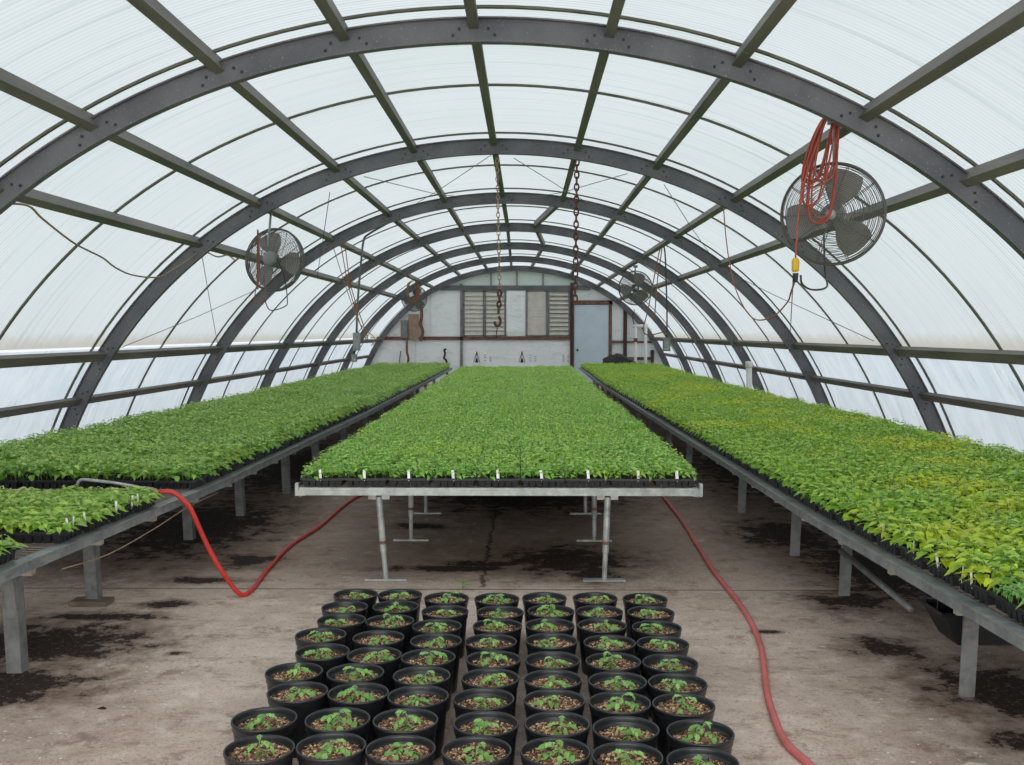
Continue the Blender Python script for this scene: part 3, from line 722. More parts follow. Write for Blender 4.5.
def far_mass():
    VV = []; LV = []; LT = []; TT = []; MI = []; off = 0
    mats = ['left', 'centre', 'right']; tw = TW / 2 - .002; tl = TL / 2 - .004
    box = np.array([(-tw, -tl, 0), (tw, -tl, 0), (tw, tl, 0), (-tw, tl, 0), (-tw, -tl, TH), (tw, -tl, TH), (tw, tl, TH), (-tw, tl, TH)]); bf = [(4, 5, 6, 7), (0, 1, 5, 4), (1, 2, 6, 5), (2, 3, 7, 6), (3, 0, 4, 7)]
    cache = {}
    for kk in CANLO:
        for i, d in enumerate(CANLO[kk]): cache[kk, i] = (d[0], np.array(d[1], dtype=np.int32), d[2])
    for s in far:
        k, x, y, rz, xs = s[:5]; ed = s[5] != 'centre' and s[7] == 0
        A, F, T = cache[(k if k in mats else 'left') + ('_edge' if ed else ''), rnd.randrange(4)]
        a = rz + (PI if rnd.random() < .5 and not ed else 0); ca, sa = math.cos(a), math.sin(a)
        for P, Q, tt, mi in ((A, F, T, mats.index(k if k in mats else 'left')), (box, np.array(bf, dtype=np.int32), np.zeros(8, dtype=np.float32), 3)):
            X = P[:, 0] * xs; Y = P[:, 1]; Z = P[:, 2] * (rnd.uniform(.84, 1.08) if mi < 3 else 1)
            VV.append(np.stack([x + X * ca - Y * sa, y + X * sa + Y * ca, Z + ZT + .003], 1)); LV.append((Q + off).ravel()); LT.append(np.full(len(Q), Q.shape[1], dtype=np.int32)); TT.append(np.clip(tt + np.float32(rnd.uniform(-.2, .15)), 0, 1)); MI.append(np.full(len(Q), mi, dtype=np.int32)); off += len(P)
    V = np.concatenate(VV); L = np.concatenate(LV).astype(np.int32); n = np.concatenate(LT); t = np.concatenate(TT); mi = np.concatenate(MI)
    me = bpy.data.meshes.new('seedling_trays'); me.vertices.add(len(V)); me.vertices.foreach_set('co', V.astype(np.float32).ravel())
    me.loops.add(len(L)); me.loops.foreach_set('vertex_index', L); me.polygons.add(len(n)); me.polygons.foreach_set('loop_start', np.concatenate([[0], np.cumsum(n)[:-1]]).astype(np.int32))
    for m in ('leaf_left', 'leaf_centre', 'leaf_right', 'tray'): me.materials.append(M[m])
    me.polygons.foreach_set('material_index', mi); at = me.attributes.new('tint', 'FLOAT', 'POINT'); at.data.foreach_set('value', t)
    me.update(calc_edges=True); me.validate()
    return link('seedling_trays', me)
tag(far_mass(), 'mass of green seedling trays filling the far reaches of all three benches', 'seedling trays', None, 'stuff')

# white plant tags
def plant_tag(x, y, z, rz, label, group):
    m = MB(); h = .060; mat = Matrix.Rotation(rnd.uniform(-.12, .12), 4, 'Y') @ Matrix.Rotation(rnd.uniform(-.15, .1), 4, 'X')
    m.prism([(-.009, .006), (.009, .006), (.009, h), (-.009, h)], -.0006, .0006); m.prism([(-.009, .006), (0, -.012), (.009, .006)], -.0006, .0006)
    m.v = [tuple(mat @ Vector(p)) for p in m.v]; o = m.build('plant_tag', M['tag']); o.location = (x, y, z); o.rotation_euler = (0, 0, rz); tag(o, label, 'plant tag', group)
for i, px in enumerate((318.7, 363, 408, 453, 498, 542, 589, 639, 678)):
    plant_tag((px - 525.5) / 1040 * 6.51, 6.50 + .016, ZT + TH - .004, rnd.uniform(-.3, .3), f'white plant tag at the centre bench front edge, {nth(i)} from the left', 'white tags along the centre bench front')
for i, y in enumerate((3.80, 3.88, 4.08, 4.32, 4.66)):
    plant_tag(float(xr(y)) + .03, y, ZT + TH - .004, .85 + rnd.uniform(-.15, .15), f'white plant tag at the right bench aisle edge, {nth(i)} from the camera', 'white tags along the right bench')
for i, y in enumerate((4.80, 4.85, 4.97, 5.29, 5.47, 5.54)):
    plant_tag(float(xl(y)) - .03, y, ZT + TH - .004, -.7 + rnd.uniform(-.15, .15), f'white plant tag in the near left bench tray edge, {nth(i)} from the camera', 'white tags along the near left bench')

# ---------------------------------------------------------------- pots with tomato seedlings
POTS = [
 [(-.891, 5.404), (-.906, 5.147), (-.876, 4.914), (-.933, 4.666), (-.872, 4.419), (-.94, 4.152), (-.86, 3.918), (-.931, 3.636), (-.878, 3.371)],
 [(-.661, 5.396), (-.653, 5.167), (-.652, 4.899), (-.663, 4.627), (-.649, 4.373), (-.688, 4.148), (-.64, 3.908), (-.669, 3.636), (-.649, 3.396)],
 [(-.409, 5.334), (-.397, 5.078), (-.415, 4.818), (-.399, 4.581), (-.413, 4.347), (-.416, 4.109), (-.42, 3.885), (-.426, 3.632), (-.414, 3.377)],
 [(-.148, 5.323), (-.124, 5.065), (-.131, 4.828), (-.154, 4.577), (-.135, 4.326), (-.14, 4.087), (-.157, 3.851), (-.139, 3.606), (-.161, 3.369)],
 [(.099, 5.341), (.126, 5.085), (.116, 4.84), (.117, 4.593), (.114, 4.318), (.11, 4.069), (.109, 3.845), (.112, 3.607), (.099, 3.363)],
 [(.362, 5.344), (.366, 5.082), (.361, 4.84), (.376, 4.565), (.369, 4.305), (.366, 4.049), (.353, 3.824), (.35, 3.562), (.332, 3.325)],
 [(.619, 5.33), (.618, 5.069), (.614, 4.808), (.607, 4.555), (.605, 4.289), (.597, 4.032), (.587, 3.805), (.604, 3.534), (.57, 3.285)]]
PR = .1165
flat = [list(p) for c in POTS for p in c]
for _ in range(60):
    for i in range(len(flat)):
        for j in range(i):
            dx = flat[i][0] - flat[j][0]; dy = flat[i][1] - flat[j][1]; d_ = math.hypot(dx, dy)
            if d_ < 2 * PR + .002:
                k = (2 * PR + .002 - d_) / 2 / d_; flat[i][0] += dx * k; flat[i][1] += dy * k; flat[j][0] -= dx * k; flat[j][1] -= dy * k
def pot_mesh():
    R = PR; m = MB()
    prof = [(0, .004), (R * .76, .004), (R * .78, 0), (R * .80, .004), (R * .93, .186), (R * .935, .19), (R * .955, .19), (R * .965, .194), (R * .975, .212), (R * .995, .213), (R, .217), (R, .221), (R * .985, .224), (R * .95, .223), (R * .945, .215), (R * .92, .205), (R * .92, .200), (R * .90, .198), (R * .885, .165)]
    return m.lathe(prof, 48).mesh('pot', M['pot'], True)
def mix_mesh(seed):
    rg = random.Random(seed); m = MB(); R = PR * .905; n = 28; rings = 7; vs = [(0, 0, .189)]; fs = []
    for i in range(1, rings + 1):
        for k in range(n):
            r_ = R * i / rings; t = 2 * PI * k / n; vs.append((r_ * math.cos(t), r_ * math.sin(t), .188 - .006 * (i / rings) ** 2 + rg.uniform(-.002, .002)))
    for k in range(n): fs.append((0, 1 + k, 1 + (k + 1) % n))
    for i in range(rings - 1):
        for k in range(n): fs.append((1 + i * n + k, 1 + (i + 1) * n + k, 1 + (i + 1) * n + (k + 1) % n, 1 + i * n + (k + 1) % n))
    m.add(vs, fs)
    for _ in range(420):
        r_ = R * .97 * math.sqrt(rg.random()); t = rg.uniform(0, 2 * PI)
        mt = Matrix.Translation((r_ * math.cos(t), r_ * math.sin(t), .187 + rg.uniform(-.001, .003))) @ Matrix.Rotation(rg.uniform(0, 6.3), 4, 'Z') @ Matrix.Rotation(rg.uniform(-.7, .7), 4, 'X') @ Matrix.Rotation(rg.uniform(-.5, .5), 4, 'Y')
        a, b, c = rg.uniform(.003, .007), rg.uniform(.002, .0042), rg.uniform(.0010, .0022); m.box((-a, -b, -c), (a, b, c), 0, mt)
    return m.mesh('potting_mix', M['bark'])
def leaflet(m, base, R, L, rg):
    out = [(0, 0), (.12, .18), (.25, .36), (.30, .28), (.46, .38), (.52, .28), (.68, .28), (.74, .18), (.88, .12), (1, 0)]
    vs = []; fold = .35
    for x, y in out: vs.append((x * L, 0, -.45 * L * x * x))
    for s in (-1, 1):
        for x, y in out: vs.append((x * L, s * y * L, -.45 * L * x * x + fold * y * L - .9 * y * y * L))
    n = len(out); fs = []
    for k in range(n - 1): fs += [(k, k + 1, n + k + 1, n + k), (k + 1, k, 2 * n + k, 2 * n + k + 1)]
    m.add([base + R @ Vector(p) for p in vs], fs)
def tomato(seed):
    """stem mesh, list of compound leaf meshes"""
    rg = random.Random(seed); h = rg.uniform(.028, .055); st = MB(); lean = Vector((rg.uniform(-.3, .3), rg.uniform(-.3, .3), 1)) * h; base = Vector((0, 0, .184))
    st.tube([base, base + lean * .6, base + lean * 1.1], [.0026, .0022, .0014], 6)
    leaves = []; n = rg.choice((5, 5, 6)); a0 = rg.uniform(0, 6.3)
    for k in range(n):
        m = MB(); f = k / (n - 1); P = base + lean * (.45 + .55 * f); az = a0 + k * 2.5 + rg.uniform(-.4, .4); L = rg.uniform(.058, .080) * (1 - .40 * f); up = .40 + .45 * f
        pts = [P + Vector((math.cos(az) * L * t, math.sin(az) * L * t, L * (up * t - .85 * t * t))) for t in (0, .25, .5, .75, 1)]
        m.tube(pts, [.0014, .0013, .0011, .0009, .0007], 5, mi=1)
        d = (pts[-1] - pts[-2]).normalized(); pitch = math.asin(max(-1, min(1, d.z)))
        def rot(daz, pt, roll=0): return Matrix.Rotation(az + daz, 3, 'Z') @ Matrix.Rotation(-pt, 3, 'Y') @ Matrix.Rotation(roll, 3, 'X')
        leaflet(m, pts[-1], rot(rg.uniform(-.2, .2), pitch - .1, rg.uniform(-.2, .2)), L * .62, rg)
        for q, sc in ((pts[3], .48), (pts[2], .42), (pts[1], .26)):
            for s in (-1, 1): leaflet(m, q, rot(s * 1.05, -.1 + rg.uniform(-.2, .3), -s * .3), L * sc * rg.uniform(.85, 1.15), rg)
        me = m.mesh('leaf', [M['leaf_tomato'], M['stem']], True); at = me.attributes.new('tint', 'FLOAT', 'POINT'); at.data.foreach_set('value', [.15 + .5 * f] * len(me.vertices)); leaves.append(me)
    return st.mesh('seedling', M['stem'], True), leaves
POT = pot_mesh(); MIX = [mix_mesh(40 + i) for i in range(5)]; TOM = [tomato(900 + i) for i in range(12)]
for ci in range(7):
    for ri in range(9):
        x, y = flat[ci * 9 + ri]
        e = empty('potted_tomato_seedling', (x, y, 0), f'black pot with small tomato seedling, {nth(ci)} column from left, {nth(8 - ri)} pot from camera', 'potted plant', 'black nursery pots on the floor', rnd.uniform(0, 6.28))
        p = link('pot', POT, e); q = link('potting_mix', rnd.choice(MIX), e)
        q.rotation_euler = (0, 0, rnd.uniform(0, 6)); q.location = (0, 0, rnd.uniform(.0, .014))
        st, lv = rnd.choice(TOM); s_ = link('seedling', st, e); s_.location = (rnd.uniform(-.022, .022), rnd.uniform(-.02, .02), q.location.z)
        sc = rnd.uniform(.85, 1.08); s_.scale = (sc, sc, 1); s_.rotation_euler = (0, 0, rnd.uniform(0, 6.28))
        for l in lv: link('leaf', l, s_)

# ---------------------------------------------------------------- hoses and wand
def rope(name, pts, r, mat, label, cat, n=8, sub=8, group=None):
    m = MB(); m.tube(spline(pts, sub), r, n); return tag(m.build(name, M[mat], None, True), label, cat, group)
rope('garden_hose', [(-2.13, 5.95, .672), (-2.085, 5.96, .678), (-2.035, 5.98, .662), (-1.965, 6.01, .58), (-1.925, 6.04, .47), (-1.865, 6.08, .30), (-1.785, 6.13, .13), (-1.72, 6.19, .018), (-1.685, 6.30, .016), (-1.72, 6.85, .016), (-1.745, 7.62, .016), (-1.68, 8.41, .016), (-1.62, 9.95, .016), (-1.3, 11.4, .016)], .0145, 'hose', 'bright red hose hanging from the left bench to the floor', 'hose', 10)
rope('garden_hose', [(1.32, 11.2, .016), (1.326, 10.05, .016), (1.318, 8.815, .016), (1.279, 7.7, .016), (1.25, 6.805, .016), (1.253, 6.164, .016), (1.231, 5.594, .016), (1.174, 5.103, .016), (1.077, 4.597, .016), (1.032, 4.292, .016), (1.007, 3.975, .016), (1.035, 3.789, .016), (1.12, 3.35, .016)], .0155, 'hose_dusty', 'dusty pinkish red hose running along the floor right of the pots', 'hose', 10)
w = MB(); w.tube(spline([(-2.59, 5.94, .715), (-2.575, 5.94, .742), (-2.535, 5.94, .748), (-2.36, 5.94, .728), (-2.19, 5.95, .695)], 6), .009, 8)
wand = tag(w.build('watering_wand', M['galv_light'], None, True), 'silver metal watering wand lying over the left bench seedlings', 'watering wand')
m = MB(); m.tube([(-2.195, 5.95, .696), (-2.165, 5.95, .688), (-2.132, 5.951, .676)], [.013, .016, .0175], 10); m.build('hose_coupling', M['cord_tan'], wand)

# ---------------------------------------------------------------- fans
def make_fan(R, motor):
    e = empty('hanging_fan'); D = R * .30
    def dome(sgn, rings, sp):
        m = MB()
        for i in range(rings):
            t = (i + 1) / rings; r = R * (.16 + .84 * t); z = sgn * D * math.sqrt(max(0, 1 - (t * .96) ** 4)) * .95
            m.tube([(r * math.cos(2 * PI * k / 48), r * math.sin(2 * PI * k / 48), z) for k in range(48)], (.0024 if i % 3 else .003) if i < rings - 1 else .006, 4, True)
        for k in range(sp):
            a = 2 * PI * k / sp; pts = []
            for i in range(7):
                t = i / 6; r = R * (.1 + .9 * t); z = sgn * D * math.sqrt(max(0, 1 - (t * .96) ** 4)) * .95; pts.append((r * math.cos(a), r * math.sin(a), z))
            m.tube(pts, .003, 5)
        return m.build('guard', M['fan_wire'], e, True)
    dome(1, 24, 10); dome(-1, 14, 10)
    m = MB(); m.tube([(R * math.cos(2 * PI * k / 64), R * math.sin(2 * PI * k / 64), 0) for k in range(64)], .011, 8, True); m.build('guard_ring', M['fan_wire'], e, True)
    m = MB(); m.lathe([(0, D * .96 + .012), (R * .10, D * .96 + .010), (R * .105, D * .9)], 24); m.build('badge', M['galv_light'], e, True)
    m = MB(); m.lathe([(0, -D * 1.35), (R * .19, -D * 1.33), (R * .23, -D * 1.1), (R * .23, -D * .2), (R * .18, D * .1), (R * .08, D * .2), (R * .08, D * .5), (0, D * .5)], 24); m.build('motor', M[motor], e, True)
    for k in range(3):
        m = MB(); vs = []; fs = []; nr, na = 8, 7
        for i in range(nr + 1):
            r = R * (.10 + .80 * i / nr); wdt = .25 + .65 * math.sin(PI * min(1, .12 + .72 * i / nr)) 
            for j in range(na + 1):
                a = 2 * PI * k / 3 + 1.22 + (j / na - .5) * wdt * 1.25; tw = .10 + .0 * i; vs.append((r * math.cos(a), r * math.sin(a), D * .25 + (j / na - .5) * r * .34 * (1 - .35 * i / nr)))
        for i in range(nr):
            for j in range(na): q = i * (na + 1) + j; fs.append((q, q + 1, q + na + 2, q + na + 1))
        vs2 = [(x, y, z - .003) for x, y, z in vs]; n0 = len(vs); m.add(vs, fs); m.add(vs2, [f_[::-1] for f_ in fs]); m.build('blade', M['fan_blade'], e, True)
    return e
def place_fan(e, c, face, up_pt, label):
    c = Vector(c); zz = Vector(face).normalized(); xx = Vector((0, 0, 1)).cross(zz).normalized(); yy = zz.cross(xx)
    e.matrix_world = Matrix.Translation(c) @ Matrix((xx, yy, zz)).transposed().to_4x4()
    tag(e, label, 'fan', 'round wire guarded ceiling fans')
    inv = e.matrix_world.inverted(); a = inv @ Vector(up_pt); R = .36
    m = MB(); m.tube([a, (a * .35 + Vector((0, R * .6, -.14)) * .65), (0, R * .55, -.15), (0, .1, -.14)], .013, 8); m.bar(a + Vector((-.04, 0, 0)), a + Vector((.04, 0, 0)), .05, .06)
    m.build('hanger', M['galv'], e, True); return e
FR = .345
place_fan(make_fan(FR, 'fan_motor'), (2.125, 7.28, 2.415), (-.42, -1, -.12), (2.13, 7.30, 3.06), 'large wire fan on upper right with red cord coil')
place_fan(make_fan(FR, 'fan_motor'), (-2.77, 11.5, 2.395), (.30, .95, -.10), (-2.80, 11.5, 2.98), 'wire fan on upper left with orange cords hanging')
place_fan(make_fan(FR, 'fan_dark'), (2.25, 21.4, 2.50), (.06, -1, -.05), (2.25, 21.4, 2.94), 'small distant wire fan on right above the bench')
place_fan(make_fan(FR, 'fan_motor'), (-2.97, 27.8, 2.50), (.35, -1, 0), (-2.85, 27.8, 2.98), 'most distant wire fan on left by the end wall')

# ---------------------------------------------------------------- cords, chains, cables
def coil(name, c, n, w, h, r, mat, label, axis=(1, 0, 0), spread=.02, seed=0, cat='cord'):
    rg = random.Random(seed); pts = []; ax = Vector(axis); dp = Vector((-ax.y, ax.x, 0))
    for i in range(n):
        ww = w * rg.uniform(.6, 1.15); hh = h * rg.uniform(.75, 1.12); dx = rg.uniform(-.5, .5) * w; off = dp * ((i / n - .5) * spread)
        for k in range(14):
            t = 2 * PI * k / 14; s = (1 - math.cos(t)) / 2
            pts.append(Vector(c) + off + ax * (math.sin(t) * ww * (.35 + .5 * s) + dx * s * .6) + Vector((0, 0, -hh * s)))
    return pts
pts = []; rg = random.Random(4)
for i in range(11):                       # loops thrown over the purlin, sagging to the left
    wd = rg.uniform(.05, .085); hh = rg.uniform(.42, .80); bx = rg.uniform(1.87, 1.99); yy = 7.085 - .008 * i
    for k in range(14):
        t = 2 * PI * k / 14; q_ = (1 - math.cos(t)) / 2
        pts.append(Vector((2.05 + (bx - 2.05) * q_ ** .7 + math.copysign(abs(math.sin(t)) ** .6, math.sin(t)) * wd * (.75 + .5 * q_), yy, 3.06 - hh * q_)))
pts += [Vector((1.93, 6.99, 2.85)), Vector((1.83, 6.99, 2.5)), Vector((1.805, 6.99, 2.2)), Vector((1.80, 6.99, 2.09))]
o = rope('extension_cord', pts, .0062, 'cord_red', 'orange-red extension cord coiled over the purlin above the large fan', 'cord', 6, 4)
m = MB(); m.lathe([(0, .05), (.016, .048), (.026, .03), (.026, -.03), (.018, -.045), (0, -.046)], 12, 0, Matrix.Translation((1.80, 6.99, 2.045))); m.build('plug', M['yellow'], o)['label'] = 'yellow plug'
o = rope('power_cord', [(1.801, 6.99, 1.95), (1.84, 7.25, 1.88), (1.92, 7.7, 1.81), (1.99, 8.5, 1.715), (2.03, 9.4, 1.736), (2.07, 10.3, 2.02), (2.08, 10.8, 2.45), (2.09, 11.1, 2.93)], .006, 'cord_red', 'thin red cord swooping down from the yellow plug to the purlin', 'cord', 6)
m = MB(); m.lathe([(0, .03), (.02, .03), (.016, -.03), (0, -.03)], 10, 0, Matrix.Translation((1.801, 6.99, 1.962))); m.build('plug', M['black'], o)
rope('power_cord', [(1.835, 6.99, 1.98), (1.85, 7.0, 1.92), (1.93, 7.05, 1.885), (2.07, 7.2, 1.91), (2.12, 7.42, 2.02), (2.13, 7.50, 2.3)], .007, 'cord_black', 'black power cord looping below the large fan', 'cord', 6)
rope('extension_cord', [(-3.62, 6.3, 2.43), (-3.49, 6.72, 2.43), (-3.37, 7.02, 2.455), (-3.43, 7.4, 2.40), (-3.56, 8.2, 2.30), (-3.63, 8.9, 2.24), (-3.63, 9.2, 2.17), (-3.66, 9.7, 2.13), (-3.67, 10.4, 2.15), (-3.6, 10.7, 2.26), (-3.48, 10.86, 2.38), (-3.42, 11.0, 2.46), (-3.32, 11.2, 2.41), (-3.26, 11.4, 2.44), (-3.20, 11.5, 2.38)], .008, 'cord_tan', 'tan extension cord sagging along the upper left purlin', 'cord', 6)
# cords on the left fan
rope('extension_cord', coil('x', (-2.88, 11.22, 2.70), 3, .014, .58, .006, '', '', (1, 0, 0), .03, 8) + [Vector((-2.87, 11.2, 2.3)), Vector((-2.92, 11.2, 1.95)), Vector((-2.88, 11.2, 1.92)), Vector((-2.80, 11.2, 2.0)), Vector((-2.82, 11.2, 2.2))], .0055, 'cord_brown', 'orange-brown cord bundle hanging in front of the left fan', 'cord', 6, 4)
rope('power_cord', [(-2.70, 11.3, 2.4), (-2.62, 11.3, 2.2), (-2.60, 11.35, 1.95), (-2.64, 11.4, 1.88), (-2.80, 11.4, 1.84), (-2.86, 11.4, 1.95)], .006, 'cord_black', 'black cord trailing beneath the left fan', 'cord', 6)
# coil on the far left fan
m = MB()
for k in range(6):
    cx, cz = -2.98 + .012 * k, 2.72 - .01 * k
    m.tube([(cx + .14 * math.cos(t * PI / 10) * (.9 + .03 * k), 27.3 - .012 * k, cz + .30 * math.sin(t * PI / 10)) for t in range(20)], .012, 6, True)
tag(m.build('extension_cord', M['cord_brown'], None, True), 'brown cord coil hung over the most distant left fan', 'cord')
# hanging supply cords with boxes
def box_thing(name, c, s, mat, label, cat, extra=True):
    m = MB(); x, y, z = c; a, b, h = s; m.box((x - a, y - b, z - h), (x + a, y + b, z + h)); o = tag(m.build(name, M[mat]), label, cat)
    q = MB(); q.box((x - a * .8, y - b - .008, z - h * .85), (x + a * .8, y - b, z + h * .85)); q.build('cover_plate', M['galv'], o)
    q = MB(); q.tube([(x, y, z + h), (x, y, z + h + .05)], .016, 8); q.build('cable_gland', M['black'], o); return o
box_thing('junction_box', (-2.47, 15.2, 1.46), (.05, .035, .13), 'galv', 'grey junction box hanging over the left bench far down', 'junction box')
box_thing('outlet_box', (-2.50, 15.15, 1.22), (.04, .03, .055), 'box', 'small outlet box dangling just below the junction box', 'outlet box')
rope('conduit', [(-2.47, 15.2, 1.62), (-2.455, 15.2, 2.0), (-2.40, 15.2, 2.6), (-2.36, 15.2, 2.92), (-2.29, 15.2, 3.02), (-1.98, 15.15, 3.19)], .016, 'cable', 'bent grey conduit dropping from the roof to the junction box', 'conduit', 8)
rope('power_cord', [(-2.80, 15.1, 2.88), (-2.62, 15.1, 2.3), (-2.42, 15.1, 1.75), (-2.2, 15.1, 1.52), (-2.24, 15.1, 1.40)], .006, 'cord_tan', 'thin tan cord crossing diagonally beside the conduit', 'cord', 6)
o = rope('extension_cord', [(-2.66, 15.0, 2.88), (-2.57, 15.0, 2.36), (-2.47, 15.0, 1.98), (-2.33, 15.0, 1.56), (-2.28, 15.0, 1.50), (-2.31, 15.0, 1.62), (-2.44, 15.0, 2.0), (-2.53, 15.0, 2.34), (-2.60, 15.0, 2.88)], .007, 'cord_brown', 'slanting orange-brown cord strands hanging beside the left conduit', 'cord', 6, 6)
m = MB(); m.tube([(-2.575, 15.0, 2.42), (-2.535, 15.0, 2.24)], .022, 6); m.tube([(-2.47, 15.0, 2.02), (-2.43, 15.0, 1.88)], .022, 6); m.build('cord_tie', M['cord_brown'], o)
box_thing('outlet_box', (2.30, 17.0, 1.40), (.06, .035, .11), 'box', 'brown-grey outlet box hanging over the right bench', 'outlet box')
rope('power_cord', [(2.305, 17.0, 1.60), (2.30, 17, 2.0), (2.27, 17, 2.8), (2.22, 16.9, 3.05)], .012, 'cord_black', 'dark supply cable hanging to the right outlet box', 'cord', 8)
rope('extension_cord', [(2.24, 16.9, 1.6), (2.05, 17, 1.56), (1.92, 17, 1.62), (2.0, 17, 2.0), (2.17, 17, 2.9), (2.2, 16.9, 2.95), (2.14, 17, 2.4), (2.1, 17, 1.8)], .009, 'cord_brown', 'orange cord loops hanging beside the right outlet box', 'cord', 6)
def chain(name, p0, p1, ll, r, mat, label):
    p0, p1 = Vector(p0), Vector(p1); d = p1 - p0; n = int(d.length / ll); m = MB(); ax = d.normalized()
    for i in range(n):
        c = p0 + d * ((i + .5) / n); s = Vector((1, 0, 0)) if i % 2 == 0 else Vector((.15, 1, 0)).normalized()
        s = (s - ax * s.dot(ax)).normalized(); pts = []
        for k in range(12):
            t = 2 * PI * k / 12; pts.append(c + ax * (math.cos(t) * ll * .66) + s * (math.sin(t) * ll * .36))
        m.tube(pts, r, 6, True)
    return tag(m.build(name, M[mat], None, True), label, 'chain')
chain('hanging_chain', (.535, 10.95, 3.40), (.52, 10.95, 1.92), .062, .009, 'chain', 'heavy rusty chain hanging from the kinked purlin in the middle')
chain('hanging_chain', (-.295, 10.8, 3.38), (-.268, 10.8, 2.05), .045, .0045, 'cord_tan', 'thin pale chain hanging from the ridge purlin')
chain('hanging_chain', (-.266, 10.8, 2.03), (-.28, 10.8, 1.80), .052, .011, 'chain', 'short stout rusty chain end below the thin pale chain')
rope('chain_hook', [(-.28, 10.8, 1.765), (-.262, 10.8, 1.73), (-.262, 10.8, 1.69), (-.285, 10.8, 1.665), (-.312, 10.8, 1.675), (-.32, 10.8, 1.71)], .014, 'chain', 'rusty hook at the bottom of the middle left chain', 'hook')
rope('hook_cord', [(-.292, 10.8, 1.645), (-.30, 10.8, 1.60), (-.302, 10.8, 1.54)], .006, 'cord_black', 'short dark cord end below the rusty hook', 'cord', 6)
WIRES = [((-.34, 10.92, 3.451), (-1.784, 15.09, 3.331), 'from the ridge down to the left third arch'), ((-1.717, 10.92, 3.226), (-.513, 15.09, 3.5), 'crossing to the ridge on the left'),
         ((-.142, 10.92, 3.419), (1.143, 15.09, 3.326), 'from the ridge down to the right third arch'), ((1.085, 10.92, 3.252), (-.196, 15.09, 3.5), 'crossing to the ridge on the right'),
         ((-2.042, 10.95, 3.113), (-2.45, 12.2, 2.2), 'running down behind the left fan'), ((1.428, 10.92, 3.148), (2.686, 15.09, 2.68), 'between purlins on the right'),
         ((-4.298, 10.92, 1.422), (-3.882, 15.09, 2.224), 'rising from the left side rail'), ((-3.404, 10.92, 2.46), (-4.476, 15.09, 1.397), 'falling to the left side rail'),
         ((3.682, 10.92, 1.486), (2.513, 15.09, 2.666), 'rising from the right side rail'), ((1.80, 7.04, 1.99), (3.8, 15.05, 1.30), 'from the big fan down to the right side rail')]
for a, b, t in WIRES:
    m = MB(); a, b = Vector(a), Vector(b); d_ = (b - a).normalized() * .075; a, b = a + d_, b - d_; m.tube([a, a.lerp(b, .5) - Vector((0, 0, .05 if 'ridge on' in t else .02)), b], .0042, 5); tag(m.build('bracing_cable', M['cable']), 'thin steel bracing cable ' + t, 'cable', 'bracing cables under the roof')
# cord tied under a near left bench rail
rope('bench_cord', [(float(xl(4.8)) - .06, 4.8, .49), (float(xl(5.2)) - .03, 5.2, .475), (float(xl(5.7)) - .03, 5.75, .50), (float(xl(6.2)) - .03, 6.3, .535), (float(xl(6.8)) - .02, 6.8, .54)], .0032, 'cord_tan', 'pale cord strung under the near left bench rail', 'cord', 6)

# ---------------------------------------------------------------- odds and ends
# under the right bench
m = MB(); X, Y, Z = 2.27, 4.76, .19; w, l, h = .40, .12, .14
m.add([(X - w * .8, Y - l * .9, Z), (X + w * .8, Y - l * .9, Z), (X + w * .8, Y + l * .9, Z), (X - w * .8, Y + l * .9, Z), (X - w, Y - l, Z + h), (X + w, Y - l, Z + h), (X + w, Y + l, Z + h), (X - w, Y + l, Z + h)], [(0, 3, 2, 1), (0, 1, 5, 4), (1, 2, 6, 5), (2, 3, 7, 6), (3, 0, 4, 7)])
m.tube([(X - w, Y - l, Z + h), (X + w, Y - l, Z + h), (X + w, Y + l, Z + h), (X - w, Y + l, Z + h)], .012, 6, True)
for s in (-1, 1): m.tube([(X + s * w, Y - l * .6, Z + h), (X + s * w, Y - l * .6, ZT - .105)], .0035, 5); m.tube([(X + s * w, Y + l * .6, Z + h), (X + s * w, Y + l * .6, ZT - .105)], .004, 5)
tag(m.build('hanging_trough', M['black']), 'black plastic trough slung under the right bench near its leg', 'trough')
m = MB(); m.tube([(1.86, 4.98, .265), (1.875, 6.15, .30)], .017, 10); tag(m.build('brace_pipe', M['galv_dark'], None, True), 'sloping grey pipe brace beneath the right bench', 'pipe')
# white standpipe by the right wall
m = MB(); m.tube([(3.62, 16.8, 0), (3.60, 16.8, 1.06)], .048, 16); sp = tag(m.build('standpipe', M['white'], None, True), 'short white capped standpipe behind the right bench', 'pipe')
m = MB(); m.lathe([(0, .07), (.05, .068), (.058, .05), (.058, -.03), (.048, -.03)], 16, 0, Matrix.Translation((3.60, 16.8, 1.06))); m.build('pipe_cap', M['white'], sp, True)
# white pipes at the end wall
x0, x1, zt = ex(635), ex(645), ez(326)
m = MB(); yp = Wd - .24; m.tube([(x0, yp, 0), (x0, yp, zt)], .045, 12); m.tube([(x1, yp, 0), (x1, yp, zt)], .05, 12); m.tube([(x0 - .1, yp, zt), (x1 + .03, yp, zt)], .05, 12)
wp = tag(m.build('white_pipes', M['white'], None, True), 'white plastic pipe frame by the end wall right of the door', 'pipe')
m = MB(); m.lathe([(.05, -.06), (.065, -.05), (.065, .05), (.05, .06)], 12, 0, Matrix.Translation((x0, yp, ez(340)))); m.build('valve', M['rust'], wp, True)
m = MB(); m.tube(spline([(x0 - .05, yp, zt + .03), (x0 - .1, yp, zt + .3), (x0 - .04, yp, zt + .5), (x0 - .2, yp, zt + .75)], 6), .012, 6); m.build('feed_line', M['cord_black'], wp, True)
